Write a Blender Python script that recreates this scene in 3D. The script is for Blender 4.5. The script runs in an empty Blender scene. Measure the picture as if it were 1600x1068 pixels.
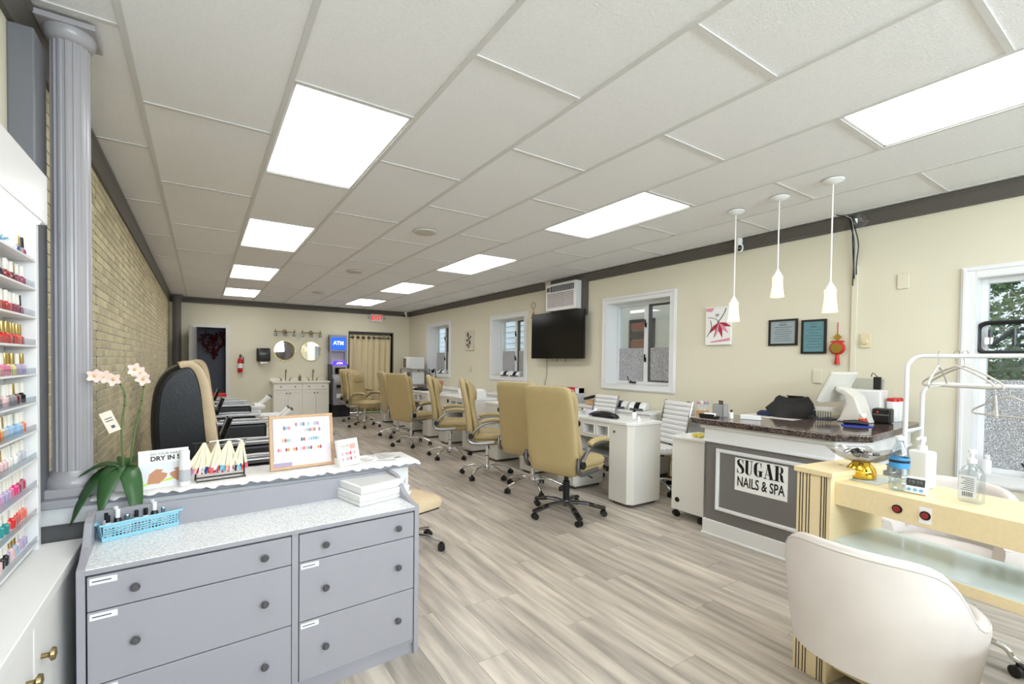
import bpy, bmesh, math, random
from mathutils import Matrix, Vector
random.seed(7)
SC = bpy.context.scene
COL = SC.collection
PI = math.pi

# ---------------------------------------------------------------- camera
FPX, CX, CY, HC = 715.84, 768.62, 579.03, 1.36
YAW, PIT, ROL = .5644, -.0205, .0114
def _axes():
    s, c = math.sin(YAW), math.cos(YAW)
    R0 = Vector((c, -s, 0)); F0 = Vector((s, c, 0)); U0 = Vector((0, 0, 1))
    s, c = math.sin(PIT), math.cos(PIT)
    F = F0*c + U0*s; D = -(U0*c - F0*s)
    s, c = math.sin(ROL), math.cos(ROL)
    return R0*c - D*s, R0*s + D*c, F
AR, AD, AF = _axes()
CAMP = Vector((0, 0, HC))
cd = bpy.data.cameras.new('camera'); cam = bpy.data.objects.new('camera', cd); COL.objects.link(cam)
m = Matrix((AR, -AD, -AF)).transposed().to_4x4(); m.translation = CAMP
cam.matrix_world = m
cd.sensor_width = 36; cd.lens = FPX/1600*36
cd.shift_x = (800-CX)/1600; cd.shift_y = (CY-534)/1600
cd.clip_start = .05; cd.clip_end = 200
SC.camera = cam
def on(u, v, **k):
    "point where the ray of photo pixel (u, v) meets the plane x=, y= or z="
    (ax, val), = k.items(); i = 'xyz'.index(ax)
    d = AR*((u-CX)/FPX) + AD*((v-CY)/FPX) + AF
    return CAMP + d*((val-CAMP[i])/d[i])

# ---------------------------------------------------------------- world, exposure
SC.view_settings.view_transform = 'Standard'; SC.view_settings.look = 'None'
SC.view_settings.gamma = 1; SC.view_settings.exposure = EXPOSURE = 0.70
SC.view_settings.use_curve_mapping = False
w = bpy.data.worlds.new('overcast_sky'); SC.world = w; w.use_nodes = True
bg = w.node_tree.nodes['Background']; bg.inputs[0].default_value = (.86, .93, 1, 1); bg.inputs[1].default_value = 1.0
PANEL_W = 4.3          # ceiling light panels
PENDANT_W = 2.0
# added fill lamp outside the shop front: daylight plus bounced flash on near ceiling
def area(name, loc, rot, sx, sy, e, col=(1, 1, 1)):
    l = bpy.data.lights.new(name, 'AREA'); l.shape = 'RECTANGLE'; l.size = sx; l.size_y = sy; l.energy = e; l.color = col
    o = bpy.data.objects.new(name, l); COL.objects.link(o); o.location = loc; o.rotation_euler = rot; return o
area('shopfront_fill', (1.7, -2.95, 2.1), (PI/2+.55, 0, 0), 3.8, .8, 230, (.88, .93, 1))

# ---------------------------------------------------------------- materials
def lin(c): return tuple(((x/255)/12.92 if x/255 <= .04045 else ((x/255+.055)/1.055)**2.4) for x in c) + (1,)
MATS = {}
def M(name, rgb, rough=.5, metal=0, var=0, vscale=8, bump=0, bscale=60, emit=0, coat=0, spec=.5, stretch=None, rand=0, trans=0):
    if name in MATS: return MATS[name]
    mt = bpy.data.materials.new(name); mt.use_nodes = True; nt = mt.node_tree; N = nt.nodes; Lk = nt.links
    b = N['Principled BSDF']; c = lin(rgb)
    b.inputs['Base Color'].default_value = c; b.inputs['Roughness'].default_value = rough
    b.inputs['Metallic'].default_value = metal; b.inputs['Coat Weight'].default_value = coat
    b.inputs['Specular IOR Level'].default_value = spec; b.inputs['Transmission Weight'].default_value = trans
    if emit: b.inputs['Emission Color'].default_value = c; b.inputs['Emission Strength'].default_value = emit
    if var or bump or rand:
        tc = N.new('ShaderNodeTexCoord'); mp = N.new('ShaderNodeMapping'); Lk.new(tc.outputs['Object'], mp.inputs[0])
        if stretch: mp.inputs['Scale'].default_value = stretch
        oi = N.new('ShaderNodeObjectInfo'); ge = N.new('ShaderNodeNewGeometry')
        ad = N.new('ShaderNodeMath'); ad.operation = 'ADD'; Lk.new(oi.outputs['Random'], ad.inputs[0]); Lk.new(ge.outputs['Random Per Island'], ad.inputs[1])
        fr = N.new('ShaderNodeMath'); fr.operation = 'FRACT'; Lk.new(ad.outputs[0], fr.inputs[0])
        if rand:
            mu = N.new('ShaderNodeMath'); mu.operation = 'MULTIPLY'; mu.inputs[1].default_value = 37; Lk.new(fr.outputs[0], mu.inputs[0])
            cb = N.new('ShaderNodeCombineXYZ'); [Lk.new(mu.outputs[0], cb.inputs[i]) for i in range(3)]
            Lk.new(cb.outputs[0], mp.inputs['Location'])
        no = N.new('ShaderNodeTexNoise'); no.inputs['Scale'].default_value = vscale; no.inputs['Detail'].default_value = 5; Lk.new(mp.outputs[0], no.inputs['Vector'])
        mr = N.new('ShaderNodeMapRange'); mr.inputs[1].default_value = .3; mr.inputs[2].default_value = .7
        mr.inputs[3].default_value = 1-var; mr.inputs[4].default_value = 1+var; Lk.new(no.outputs['Fac'], mr.inputs[0])
        last = mr.outputs[0]
        if rand:
            m2 = N.new('ShaderNodeMapRange'); m2.inputs[3].default_value = 1-rand; m2.inputs[4].default_value = 1+rand; Lk.new(fr.outputs[0], m2.inputs[0])
            mm = N.new('ShaderNodeMath'); mm.operation = 'MULTIPLY'; Lk.new(last, mm.inputs[0]); Lk.new(m2.outputs[0], mm.inputs[1]); last = mm.outputs[0]
        mx = N.new('ShaderNodeVectorMath'); mx.operation = 'SCALE'; mx.inputs[0].default_value = c[:3]; Lk.new(last, mx.inputs['Scale'])
        Lk.new(mx.outputs[0], b.inputs['Base Color'])
        if bump:
            n2 = N.new('ShaderNodeTexNoise'); n2.inputs['Scale'].default_value = bscale; n2.inputs['Detail'].default_value = 4; Lk.new(mp.outputs[0], n2.inputs['Vector'])
            bu = N.new('ShaderNodeBump'); bu.inputs['Strength'].default_value = bump; bu.inputs['Distance'].default_value = .01
            Lk.new(n2.outputs['Fac'], bu.inputs['Height']); Lk.new(bu.outputs[0], b.inputs['Normal'])
    MATS[name] = mt; return mt
def speckle(name, base, specks, scale, rough=.3, size=.5, bump=0):
    "stone or glitter: voronoi cells, some of them taking other colours"
    mt = M(name, base, rough); nt = mt.node_tree; N = nt.nodes; Lk = nt.links; b = N['Principled BSDF']
    tc = N.new('ShaderNodeTexCoord'); vo = N.new('ShaderNodeTexVoronoi'); vo.inputs['Scale'].default_value = scale; Lk.new(tc.outputs['Object'], vo.inputs['Vector'])
    sp = N.new('ShaderNodeSeparateColor'); Lk.new(vo.outputs['Color'], sp.inputs[0])
    cr = N.new('ShaderNodeValToRGB'); cr.color_ramp.interpolation = 'CONSTANT'; el = cr.color_ramp.elements
    el[0].position = 0; el[0].color = lin(base); el[1].position = 1-size; el[1].color = lin(specks[0])
    for i, s in enumerate(specks[1:]):
        e = el.new(1-size+size*(i+1)/len(specks)); e.color = lin(s)
    Lk.new(sp.outputs[0], cr.inputs[0]); Lk.new(cr.outputs[0], b.inputs['Base Color'])
    if bump:
        bu = N.new('ShaderNodeBump'); bu.inputs['Strength'].default_value = bump; bu.inputs['Distance'].default_value = .01; Lk.new(sp.outputs[1], bu.inputs['Height']); Lk.new(bu.outputs[0], b.inputs['Normal'])
    return mt
def glass(name, rgb=(255, 255, 255), gloss=.1, rough=0):
    if name in MATS: return MATS[name]
    mt = bpy.data.materials.new(name); mt.use_nodes = True; nt = mt.node_tree; N = nt.nodes
    N.remove(N['Principled BSDF']); o = N['Material Output']
    a = N.new('ShaderNodeBsdfTransparent'); a.inputs[0].default_value = lin(rgb)
    g = N.new('ShaderNodeBsdfGlossy'); g.inputs['Roughness'].default_value = rough
    x = N.new('ShaderNodeMixShader'); x.inputs[0].default_value = gloss
    nt.links.new(a.outputs[0], x.inputs[1]); nt.links.new(g.outputs[0], x.inputs[2]); nt.links.new(x.outputs[0], o.inputs[0])
    MATS[name] = mt; return mt

WALL = M('cream_wall_paint', (227, 221, 199), .7, var=.02, vscale=2, bump=.02, bscale=150)
WHITE = M('white_laminate', (240, 239, 236), .35)
WHITEP = M('white_painted_wood', (238, 238, 238), .4)
PLASTW = M('white_plastic', (243, 243, 242), .3)
BLACK = M('black_plastic', (17, 17, 18), .4)
BLACKG = M('glossy_black', (6, 6, 7), .12)
DGREY = M('dark_grey_paint', (94, 91, 88), .45)
GREY = M('grey_dresser_paint', (161, 160, 167), .45, var=.015, vscale=6)
LGREY = M('light_grey_plastic', (190, 192, 195), .4)
CHROME = M('chrome', (225, 226, 228), .09, 1)
SILVER = M('satin_silver', (170, 171, 173), .3, 1)
GUN = M('dark_silver_metal', (120, 121, 124), .3, .9)
GOLD = M('brass_gold', (196, 168, 86), .25, 1)
BRASS = M('antique_brass', (150, 132, 92), .3, 1)
TAN = M('tan_leather', (186, 166, 120), .42, var=.03, vscale=10, bump=.08, bscale=120)
BLKL = M('black_leather', (12, 12, 14), .38, bump=.08, bscale=110)
CLOTH = M('cream_cloth', (222, 200, 166), .9, var=.04, vscale=12, bump=.1, bscale=200)
VELVET = M('greige_velvet', (214, 206, 200), .85, var=.05, vscale=5, bump=.05, bscale=250)
MAPLE = M('pale_maple', (236, 216, 172), .4, var=.03, vscale=6, stretch=(1, 12, 12))
PAPER = M('paper_white', (246, 245, 242), .7)
GLASS = glass('window_glass', (235, 240, 242), .09)
CLEAR = glass('clear_plastic', (240, 243, 245), .12, .05)
FROST = speckle('glitter_film', (150, 151, 154), [(176, 177, 180), (124, 125, 129), (205, 206, 210), (245, 245, 248)], 260, .35, .6, .3)

# ---------------------------------------------------------------- mesh helpers
class MB:
    def __init__(s, mtx=None): s.v = []; s.f = []; s.mi = []; s.M = mtx or Matrix.Identity(4); s.cur = 0
    def mat(s, i): s.cur = i; return s
    def add(s, vs, fs):
        n = len(s.v); s.v += [tuple(s.M @ Vector(p)) for p in vs]; s.f += [tuple(n+i for i in f) for f in fs]; s.mi += [s.cur]*len(fs); return s
    def box(s, x0, x1, y0, y1, z0, z1):
        return s.add([(x0,y0,z0),(x1,y0,z0),(x1,y1,z0),(x0,y1,z0),(x0,y0,z1),(x1,y0,z1),(x1,y1,z1),(x0,y1,z1)],
                     [(3,2,1,0),(4,5,6,7),(0,1,5,4),(1,2,6,5),(2,3,7,6),(3,0,4,7)])
    def cbox(s, c, d): return s.box(c[0]-d[0]/2, c[0]+d[0]/2, c[1]-d[1]/2, c[1]+d[1]/2, c[2]-d[2]/2, c[2]+d[2]/2)
    def loft(s, rings, cap=True, closed=False):
        n = len(rings[0]); vs = [p for r in rings for p in r]; fs = []
        K = len(rings); rng = K if closed else K-1
        for i in range(rng):
            a, b = i*n, ((i+1) % K)*n
            fs += [(a+j, a+(j+1) % n, b+(j+1) % n, b+j) for j in range(n)]
        if cap and not closed: fs += [tuple(reversed(range(n))), tuple(range((K-1)*n, K*n))]
        return s.add(vs, fs)
    def lathe(s, prof, c=(0,0,0), n=20, ring=False):
        "profile of (radius, z) about the vertical through c"
        return s.loft([[(c[0]+max(r, 1e-4)*math.cos(2*PI*j/n), c[1]+max(r, 1e-4)*math.sin(2*PI*j/n), c[2]+z) for j in range(n)] for r, z in prof], closed=ring)
    def tube(s, pts, r, n=10, flat=1.0, closed=False):
        pts = [Vector(p) for p in pts]; K = len(pts); rings = []; up = None
        for i, p in enumerate(pts):
            if closed: t = (pts[(i+1) % K]-pts[i-1]).normalized()
            else: t = (pts[min(i+1, K-1)]-pts[max(i-1, 0)]).normalized()
            if up is None: up = Vector((0, 0, 1)) if abs(t.z) < .9 else Vector((0, 1, 0))
            a = t.cross(up)
            if a.length < 1e-5: a = t.cross(Vector((1, 0, 0)))
            a.normalize(); b = a.cross(t).normalized(); up = b
            rr = r[i] if isinstance(r, (list, tuple)) else r
            rings.append([p + a*(rr*math.cos(2*PI*j/n)) + b*(rr*flat*math.sin(2*PI*j/n)) for j in range(n)])
        return s.loft(rings, closed=closed)
    def cyl(s, p0, p1, r0, r1=None, n=16): return s.tube([p0, p1], [r0, r0 if r1 is None else r1], n)
    def prism(s, poly, a, b, axis='z'):
        "polygon extruded along an axis; poly in the two other axes, cyclic order"
        def P(u, v, t): return {'z': (u, v, t), 'y': (u, t, v), 'x': (t, u, v)}[axis]
        n = len(poly)
        vs = [P(u, v, a) for u, v in poly] + [P(u, v, b) for u, v in poly]
        return s.add(vs, [tuple(reversed(range(n))), tuple(range(n, 2*n))] + [(i, (i+1) % n, n+(i+1) % n, n+i) for i in range(n)])
    def pillow(s, rings, n=24, e=3.5):
        "stack of superellipse sections: (cx, cy, z, hx, hy)"
        out = []
        for cx, cy, z, hx, hy in rings:
            r = []
            for j in range(n):
                t = 2*PI*j/n; c, q = math.cos(t), math.sin(t)
                r.append((cx+hx*math.copysign(abs(c)**(2/e), c), cy+hy*math.copysign(abs(q)**(2/e), q), z))
            out.append(r)
        return s.loft(out)
    def disc(s, c, r, axis, t, n=24):
        d = {'x': (t, 0, 0), 'y': (0, t, 0), 'z': (0, 0, t)}[axis]
        return s.cyl(c, tuple(c[i]+d[i] for i in range(3)), r, n=n)
    def mesh(s, name, mat, smooth=False, weld=False):
        me = bpy.data.meshes.new(name); me.from_pydata(s.v, [], s.f)
        for m_ in (mat if isinstance(mat, (list, tuple)) else [mat]): me.materials.append(m_)
        if isinstance(mat, (list, tuple)): me.polygons.foreach_set('material_index', s.mi)
        bm = bmesh.new(); bm.from_mesh(me)
        if weld: bmesh.ops.remove_doubles(bm, verts=bm.verts, dist=1e-5)
        bmesh.ops.recalc_face_normals(bm, faces=bm.faces); bm.to_mesh(me); bm.free()
        if smooth:
            me.polygons.foreach_set('use_smooth', [True]*len(me.polygons)); me.set_sharp_from_angle(angle=math.radians(smooth if smooth is not True else 42))
        me.update(); return me
    def build(s, name, mat, parent=None, smooth=False, bevel=0, seg=2, loc=None, rz=0):
        o = bpy.data.objects.new(name, s.mesh(name, mat, smooth)); COL.objects.link(o); o.parent = parent
        if loc: o.location = loc
        if rz: o.rotation_euler = (0, 0, rz)
        if bevel:
            bv = o.modifiers.new('bevel', 'BEVEL'); bv.width = bevel; bv.segments = seg; bv.limit_method = 'ANGLE'; bv.angle_limit = .6
        return o
def tag(o, label=None, cat=None, group=None, kind=None):
    if label: o['label'] = label
    if cat: o['category'] = cat
    if group: o['group'] = group
    if kind: o['kind'] = kind
    return o
def thing(name, label, cat, loc=(0, 0, 0), rz=0, group=None):
    o = bpy.data.objects.new(name, None); COL.objects.link(o); o.empty_display_size = .1
    o.location = loc; o.rotation_euler = (0, 0, rz); return tag(o, label, cat, group)
def dup(o, parent=None, label=None, loc=None, rz=None):
    c = o.copy(); COL.objects.link(c); c.parent = parent
    if parent is None:
        if label: c['label'] = label
        if loc is not None: c.location = loc
        if rz is not None: c.rotation_euler = (0, 0, rz)
    for ch in list(o.children): dup(ch, c)
    return c
def link(name, me, parent=None, loc=(0, 0, 0)):
    o = bpy.data.objects.new(name, me); COL.objects.link(o); o.parent = parent; o.location = loc; return o
def struct(o, kind='structure'): o['kind'] = kind; return o
def text(name, body, size, mat, parent, loc, rot, depth=.001, offset=0, sx=1, align='CENTER', mirror=False, space=1):
    cu = bpy.data.curves.new(name, 'FONT'); cu.body = body; cu.size = size; cu.extrude = depth; cu.offset = offset; cu.align_x = align; cu.align_y = 'CENTER'; cu.space_character = space; cu.resolution_u = 3
    t = bpy.data.objects.new('tmp', cu); COL.objects.link(t); bpy.context.view_layer.update()
    me = bpy.data.meshes.new_from_object(t.evaluated_get(bpy.context.evaluated_depsgraph_get())); bpy.data.objects.remove(t)
    me.materials.clear(); me.materials.append(mat)
    for v in me.vertices: v.co.x *= -sx if mirror else sx
    if mirror: me.flip_normals()
    o = link(name, me, parent, loc); o.rotation_euler = rot; return o
RX = (PI/2, 0, -PI/2)     # lettering read by someone looking along +x
RY = (PI/2, 0, 0)         # ... looking along +y
def arc(c, r, a0, a1, n, plane='xz'):
    out = []
    for i in range(n+1):
        a = math.radians(a0+(a1-a0)*i/n); u, v = r*math.cos(a), r*math.sin(a)
        out.append((c[0]+u, c[1], c[2]+v) if plane == 'xz' else (c[0], c[1]+u, c[2]+v) if plane == 'yz' else (c[0]+u, c[1]+v, c[2]))
    return out
def spline(pts, k=6):
    "Catmull-Rom through points (any dimension)"
    P = [pts[0]] + list(pts) + [pts[-1]]; out = []
    for i in range(1, len(P)-2):
        a, b, c, d = P[i-1], P[i], P[i+1], P[i+2]
        for j in range(k):
            t = j/k
            out.append(tuple(.5*(2*b[q]+(c[q]-a[q])*t+(2*a[q]-5*b[q]+4*c[q]-d[q])*t*t+(3*b[q]-a[q]-3*c[q]+d[q])*t**3) for q in range(len(b))))
    out.append(tuple(pts[-1])); return out

# ================================================================ the room
XL, XR, YB, YF, ZC = -.57, 4.7, 11.6, -2.6, 2.64
WT = .30
# floor: planks run along the room
PLANK = M('greige_vinyl_plank', (189, 179, 167), .36, var=.34, vscale=2.2, stretch=(9, .8, 1), rand=.10, bump=.04, bscale=20)
MB().box(XL-.2, XR+.3, YF-.2, YB+.3, -.12, -.012).build('floor', M('floor_underlay', (70, 62, 54), .8))
floor = bpy.data.objects['floor']; struct(floor)
PW, PL = .18, 1.22
pm = MB().box(0, PW-.0015, 0, PL-.0015, -.012, 0).mesh('plank', PLANK)
rest = MB(); x = XL; r = 0
while x < XR:
    y = YF - random.random()*PL
    if x+PW > XR: break
    while y < YB:
        y0, y1 = max(y, YF), min(y+PL, YB)
        if y1-y0 > .05:
            if y1 < .75 or (y1-y0) < PL-.01: rest.box(x, x+PW-.0015, y0, y1-.0015, -.012, 0)
            else: link('plank', pm, floor, (x, y0, 0))
        y += PL
    x += PW; r += 1
rest.box(x, XR, YF, YB, -.012, 0)
struct(rest.build('floor_plank_rest', PLANK, floor), 'stuff')

# walls
def holed(a0, a1, z0, z1, holes):
    "cells (a0,a1,z0,z1) of a wall left over around rectangular openings"
    A = sorted({a0, a1} | {h[i] for h in holes for i in (0, 1)}); Z = sorted({z0, z1} | {h[i] for h in holes for i in (2, 3)}); out = []
    for i in range(len(A)-1):
        for j in range(len(Z)-1):
            ca, cz = (A[i]+A[i+1])/2, (Z[j]+Z[j+1])/2
            if not any(h[0] < ca < h[1] and h[2] < cz < h[3] for h in holes): out.append((A[i], A[i+1], Z[j], Z[j+1]))
    return out
TRIMW = .075
WINS = [(9.15, 10.42, .98, 2.26), (6.30, 7.48, 1.01, 2.23), (3.39, 4.56, 1.0, 2.24), (-.55, 1.01, .52, 2.08)]   # outer edge of the casing
b = MB()
for a, c, z0, z1 in holed(YF, YB+.15, 0, ZC+.2, [(w_[0]+TRIMW, w_[1]-TRIMW, w_[2]+TRIMW, w_[3]-TRIMW) for w_ in WINS]): b.box(XR, XR+WT, a, c, z0, z1)
wr = struct(b.build('wall_right', WALL))
DOORH = (-.10, .44, 0, 2.02); CURT = (3.12, 4.23, 0, 2.05)
b = MB()
for a, c, z0, z1 in holed(XL-.2, XR, 0, ZC+.2, [DOORH, CURT]): b.box(a, c, YB, YB+.15, z0, z1)
struct(b.build('wall_back', WALL))
MB().box(XL-.2, XL, YF, 2.40, 0, ZC+.2).build('wall_left', WALL)
wl = struct(bpy.data.objects['wall_left'])
b = MB()
for a, c, z0, z1 in holed(XL-.2, XR+.3, 0, ZC+.2, [(-.2, 4.4, .25, 2.45)]): b.box(a, c, YF-.2, YF, z0, z1)
struct(b.build('wall_front', WALL))
# dark room behind the doorway and a passage behind the curtain
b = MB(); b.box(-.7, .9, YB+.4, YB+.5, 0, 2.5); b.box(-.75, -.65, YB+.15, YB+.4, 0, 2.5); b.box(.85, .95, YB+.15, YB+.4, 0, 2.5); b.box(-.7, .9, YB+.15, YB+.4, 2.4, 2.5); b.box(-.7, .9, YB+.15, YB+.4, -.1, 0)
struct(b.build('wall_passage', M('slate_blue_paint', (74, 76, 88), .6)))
b = MB(); b.box(3.0, 4.4, YB+.6, YB+.7, 0, 2.4); b.box(3.0, 4.4, YB+.15, YB+.6, 2.3, 2.4); b.box(2.95, 3.05, YB+.15, YB+.7, 0, 2.4); b.box(4.35, 4.45, YB+.15, YB+.7, 0, 2.4)
struct(b.build('wall_closet', WALL))

# brick panelling on the left wall beyond the column
MORTAR = M('pale_mortar', (228, 223, 208), .9, var=.06, vscale=20, bump=.2, bscale=90)
BRICK = M('buff_brick', (208, 196, 162), .8, var=.10, vscale=14, rand=.16, bump=.35, bscale=60)
wb = struct(MB().box(XL-.2, XL-.006, 2.40, YB+.15, 0, ZC+.2).build('wall_left_brick', MORTAR))
bl, bh = .205, .056; kinds = []
for wdt in (.195, .12, .26): kinds.append(MB().box(-.004, .006, 0, wdt, 0, bh-.011).mesh('brick', BRICK))
rest = MB(); near = []
seam0 = on(194, 500, x=XL).y; seams = [seam0+1.22*i for i in range(-2, 8)]
z = .02; row = 0
while z < ZC-.09:
    y = 2.42 - random.random()*.2
    while y < YB:
        k = random.choices((0, 1, 2), (6, 1.5, 1))[0]; L_ = (.195, .12, .26)[k]
        cut = [s_ for s_ in seams if y < s_ < y+L_]
        if y < 2.42 or cut or y+L_ > YB:
            for a, c in ([(y, cut[0]-.004), (cut[0]+.004, y+L_)] if cut else [(max(y, 2.42), min(y+L_, YB))]):
                if c-a > .015: rest.box(XL-.01, XL, max(a, 2.42), min(c, YB), z, z+bh-.011)
        else: near.append((y, z, k))
        y += L_+.011
    z += bh; row += 1
vis = sorted([q for q in near if q[1] > .82], key=lambda q: q[0])[:290]; vs_ = set(vis)
for y, z, k in near:
    if (y, z, k) in vs_: link('brick', kinds[k], wb, (XL-.006, y, z))
    else: rest.box(XL-.01, XL, y, y+(.195, .12, .26)[k], z, z+bh-.011)
struct(rest.build('brick_field', BRICK, wb), 'stuff')
b = MB()
for s_ in seams:
    if 2.45 < s_ < YB: b.box(XL-.008, XL-.003, s_-.003, s_+.003, 0, ZC)
b.build('panel_seam', M('seam_shadow_strip', (80, 72, 60), .9), wb)

# ceiling: lay-in tiles on a tee grid, runners along the room
TILE = M('fissured_ceiling_tile', (244, 244, 246), .9, var=.03, vscale=90, bump=.25, bscale=140, rand=.015)
TEE = M('ceiling_grid_white', (218, 217, 215), .5)
ceil = struct(MB().box(XL-.2, XR+.3, YF-.2, YB+.3, ZC+.10, ZC+.2).build('ceiling', M('plenum_grey', (120, 118, 115), .9)))
GX, GY, U = .351, 2.307, .61
LIGHTS = [(0, r_) for r_ in (-8, -4, 0, 4, 8, 12)] + [(4, r_) for r_ in (-8, -4, 0, 4, 8, 12)]
tm = MB().box(.008, U-.008, .008, 2*U-.008, .006, .022).mesh('ceiling_tile', TILE)
rm = MB().box(-.012, .012, YF, YB, 0, .006).mesh('grid_runner', TEE)
cm = MB().box(.012, U-.012, -.012, .012, .001, .006).mesh('cross_tee', TEE)
for k in range(-2, 8):
    gx = GX+k*U
    if XL < gx < XR: link('grid_runner', rm, ceil, (gx, 0, ZC))
    x0, x1 = max(gx, XL), min(gx+U, XR)
    if x1-x0 < .05: continue
    for r_ in range(-10, 16):
        if (r_-k) % 2: continue
        y = GY+r_*U
        if y > YB or y+2*U < YF: continue
        full = x1-x0 > U-.01 and y >= YF and y+2*U <= YB
        if YF < y < YB:
            link('cross_tee', cm, ceil, (gx, y, ZC)) if x1-x0 > U-.01 else MB().box(x0, x1, y-.012, y+.012, ZC+.001, ZC+.006).build('cross_tee', TEE, ceil)
        if (k, r_) in LIGHTS: continue
        if full: link('ceiling_tile', tm, ceil, (gx, y, ZC))
        else: MB().box(x0+.004, x1-.004, max(y, YF)+.008, min(y+2*U, YB)-.008, ZC+.006, ZC+.022).build('ceiling_tile', TILE, ceil)
DIFF = M('lit_diffuser', (253, 253, 252), .5, emit=PANEL_W)
for q, (k, r_) in enumerate(LIGHTS):
    x0, y0 = GX+k*U, GY+r_*U
    y1 = y0+2*U
    if y0 < YF: continue
    where = 'in the row over the pedicure aisle' if k == 0 else 'in the row over the manicure tables'
    nth = {-8: 'over the entrance', -4: 'above the shop front end', 0: 'at the front end', 4: 'second from the front', 8: 'third from the front', 12: 'nearest the back wall'}[r_]
    t = thing('ceiling_light', 'lit ceiling panel %s, %s' % (where, nth), 'light', (x0, y0, ZC+.002), group='ceiling panel lights')
    b = MB(); i = .014
    for a in ((i, U-i, i, i+.012), (i, U-i, 2*U-i-.012, 2*U-i), (i, i+.012, i, 2*U-i), (U-i-.012, U-i, i, 2*U-i)): b.box(*a, .004, .04)
    b.build('frame', WHITEP, t)
    MB().box(i+.012, U-i-.012, i+.012, 2*U-i-.012, .012, .03).build('diffuser', DIFF, t)
for q, (u, v) in enumerate(((664, 362), (554, 424), (497, 457))):
    p = on(u, v, z=ZC)
    t = thing('ceiling_speaker', 'round off-white ceiling speaker grille, %s' % ('largest in view', 'between the other two', 'the one close to the back wall')[q], 'speaker', (p.x, p.y, ZC-.012), group='ceiling speakers')
    MB().lathe([(.10, 0), (.118, .002), (.12, .012), (.10, .012)], n=28, ring=True).build('rim', M('speaker_ivory', (222, 218, 206), .5), t, smooth=True)
    MB().lathe([(.0, -.004), (.06, -.003), (.098, .001), (.098, .004)], n=28).build('grille', M('speaker_grille', (205, 201, 190), .7, bump=.3, bscale=500), t, smooth=True)

# crown mouldings
def crown(name, p0, p1, nrm):
    "cove profile swept from p0 to p1; nrm points into the room"
    pr = [(0, 0), (.05, 0), (.05, -.015), (.038, -.03), (.018, -.085), (.018, -.115), (0, -.115)]
    rings = [[(p[0]+nrm[0]*d, p[1]+nrm[1]*d, ZC-.002+h) for d, h in pr] for p in (p0, p1)]
    struct(MB().loft(rings).build(name, M('taupe_trim', (92, 88, 82), .45)))
crown('trim_1', (XR-.001, YF), (XR-.001, 5.10), (-1, 0)); crown('trim_2', (XR-.001, 5.84), (XR-.001, YB), (-1, 0))
crown('trim_3', (XL, YB-.001), (XR, YB-.001), (0, -1)); crown('trim_4', (XL+.001, YF), (XL+.001, YB), (1, 0))
# ---------------------------------------------------------------- windows in the right wall
HANDLE = M('dark_bronze', (48, 44, 40), .4, .6)
def frame4(b, y0, y1, z0, z1, w_, x0, x1):
    b.box(x0, x1, y0, y0+w_, z0, z1); b.box(x0, x1, y1-w_, y1, z0, z1); b.box(x0, x1, y0+w_, y1-w_, z0, z0+w_); b.box(x0, x1, y0+w_, y1-w_, z1-w_, z1); return b
for n_, (y0, y1, z0, z1) in enumerate(WINS):
    b = frame4(MB(), y0, y1, z0, z1, TRIMW, XR-.018, XR+.001)
    frame4(b, y0+.012, y1-.012, z0+.012, z1-.012, .02, XR-.028, XR-.018)
    w_ = struct(b.build('window_%d' % (n_+1), WHITEP, bevel=.003))
    a0, a1, c0, c1 = y0+TRIMW, y1-TRIMW, z0+TRIMW, z1-TRIMW
    lin_ = MB(); t_ = .008; frame4(lin_, a0, a1, c0, c1, t_, XR-.018, XR+WT)
    lin_.build('jamb_liner', WHITEP, w_)
    XS = XR+(.19 if n_ < 3 else .10)
    a0 += t_; a1 -= t_; c0 += t_; c1 -= t_
    mid = (a0+a1)/2 - (.0 if n_ < 3 else 0)
    frame4(MB(), a0, a1, c0, c1, .035, XS, XS+.06).build('sash_frame', WHITEP, w_, bevel=.003)
    if n_ < 3:
        MB().box(XS-.01, XS+.06, mid-.03, mid+.03, c0+.03, c1-.03).build('mullion', WHITEP, w_, bevel=.004)
        cells = [(a0+.035, mid-.03), (mid+.03, a1-.035)]
        frame4(MB(), cells[0][0], cells[0][1], c0+.035, c1-.035, .022, XS+.004, XS+.05).build('screen_frame', M('pewter_screen_frame', (96, 96, 98), .5, .3), w_)
        for zz in (c0+.3*(c1-c0), c0+.72*(c1-c0)):
            l = MB().box(XS-.022, XS-.01, mid-.012, mid+.012, zz-.03, zz+.03); l.box(XS-.035, XS-.022, mid-.006, mid+.006, zz-.01, zz+.07); l.build('latch', HANDLE, w_)
        k = MB().box(XS-.03, XS, cells[1][0]+.12, cells[1][0]+.22, c0+.012, c0+.03); k.tube([(XS-.03, cells[1][0]+.17, c0+.03), (XS-.06, cells[1][0]+.2, c0+.05), (XS-.05, cells[1][0]+.23, c0+.1)], .006, 6); k.build('crank', HANDLE, w_)
    else:
        cells = [(a0+.035, a1-.035)]
        k = MB().box(XS-.03, XS, a1-.35, a1-.25, c0+.012, c0+.03); k.tube([(XS-.03, a1-.3, c0+.03), (XS-.06, a1-.26, c0+.05), (XS-.05, a1-.23, c0+.1)], .006, 6); k.build('crank', HANDLE, w_)
    fh = (c0+c1)/2+(-.06 if n_ < 3 else -.03)
    for s0, s1 in cells:
        MB().box(XS+.026, XS+.030, s0, s1, c0+.035, c1-.035).build('pane', GLASS, w_)
        MB().box(XS+.020, XS+.0245, s0, s1, c0+.035, fh).build('glitter_film', FROST, w_)
    if n_ < 3:
        MB().cyl((XR-.03, y0+.05, z1-.03), (XR-.03, y1-.05, z1-.03), .006, n=8).build('curtain_rod', WHITEP, w_)
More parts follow.
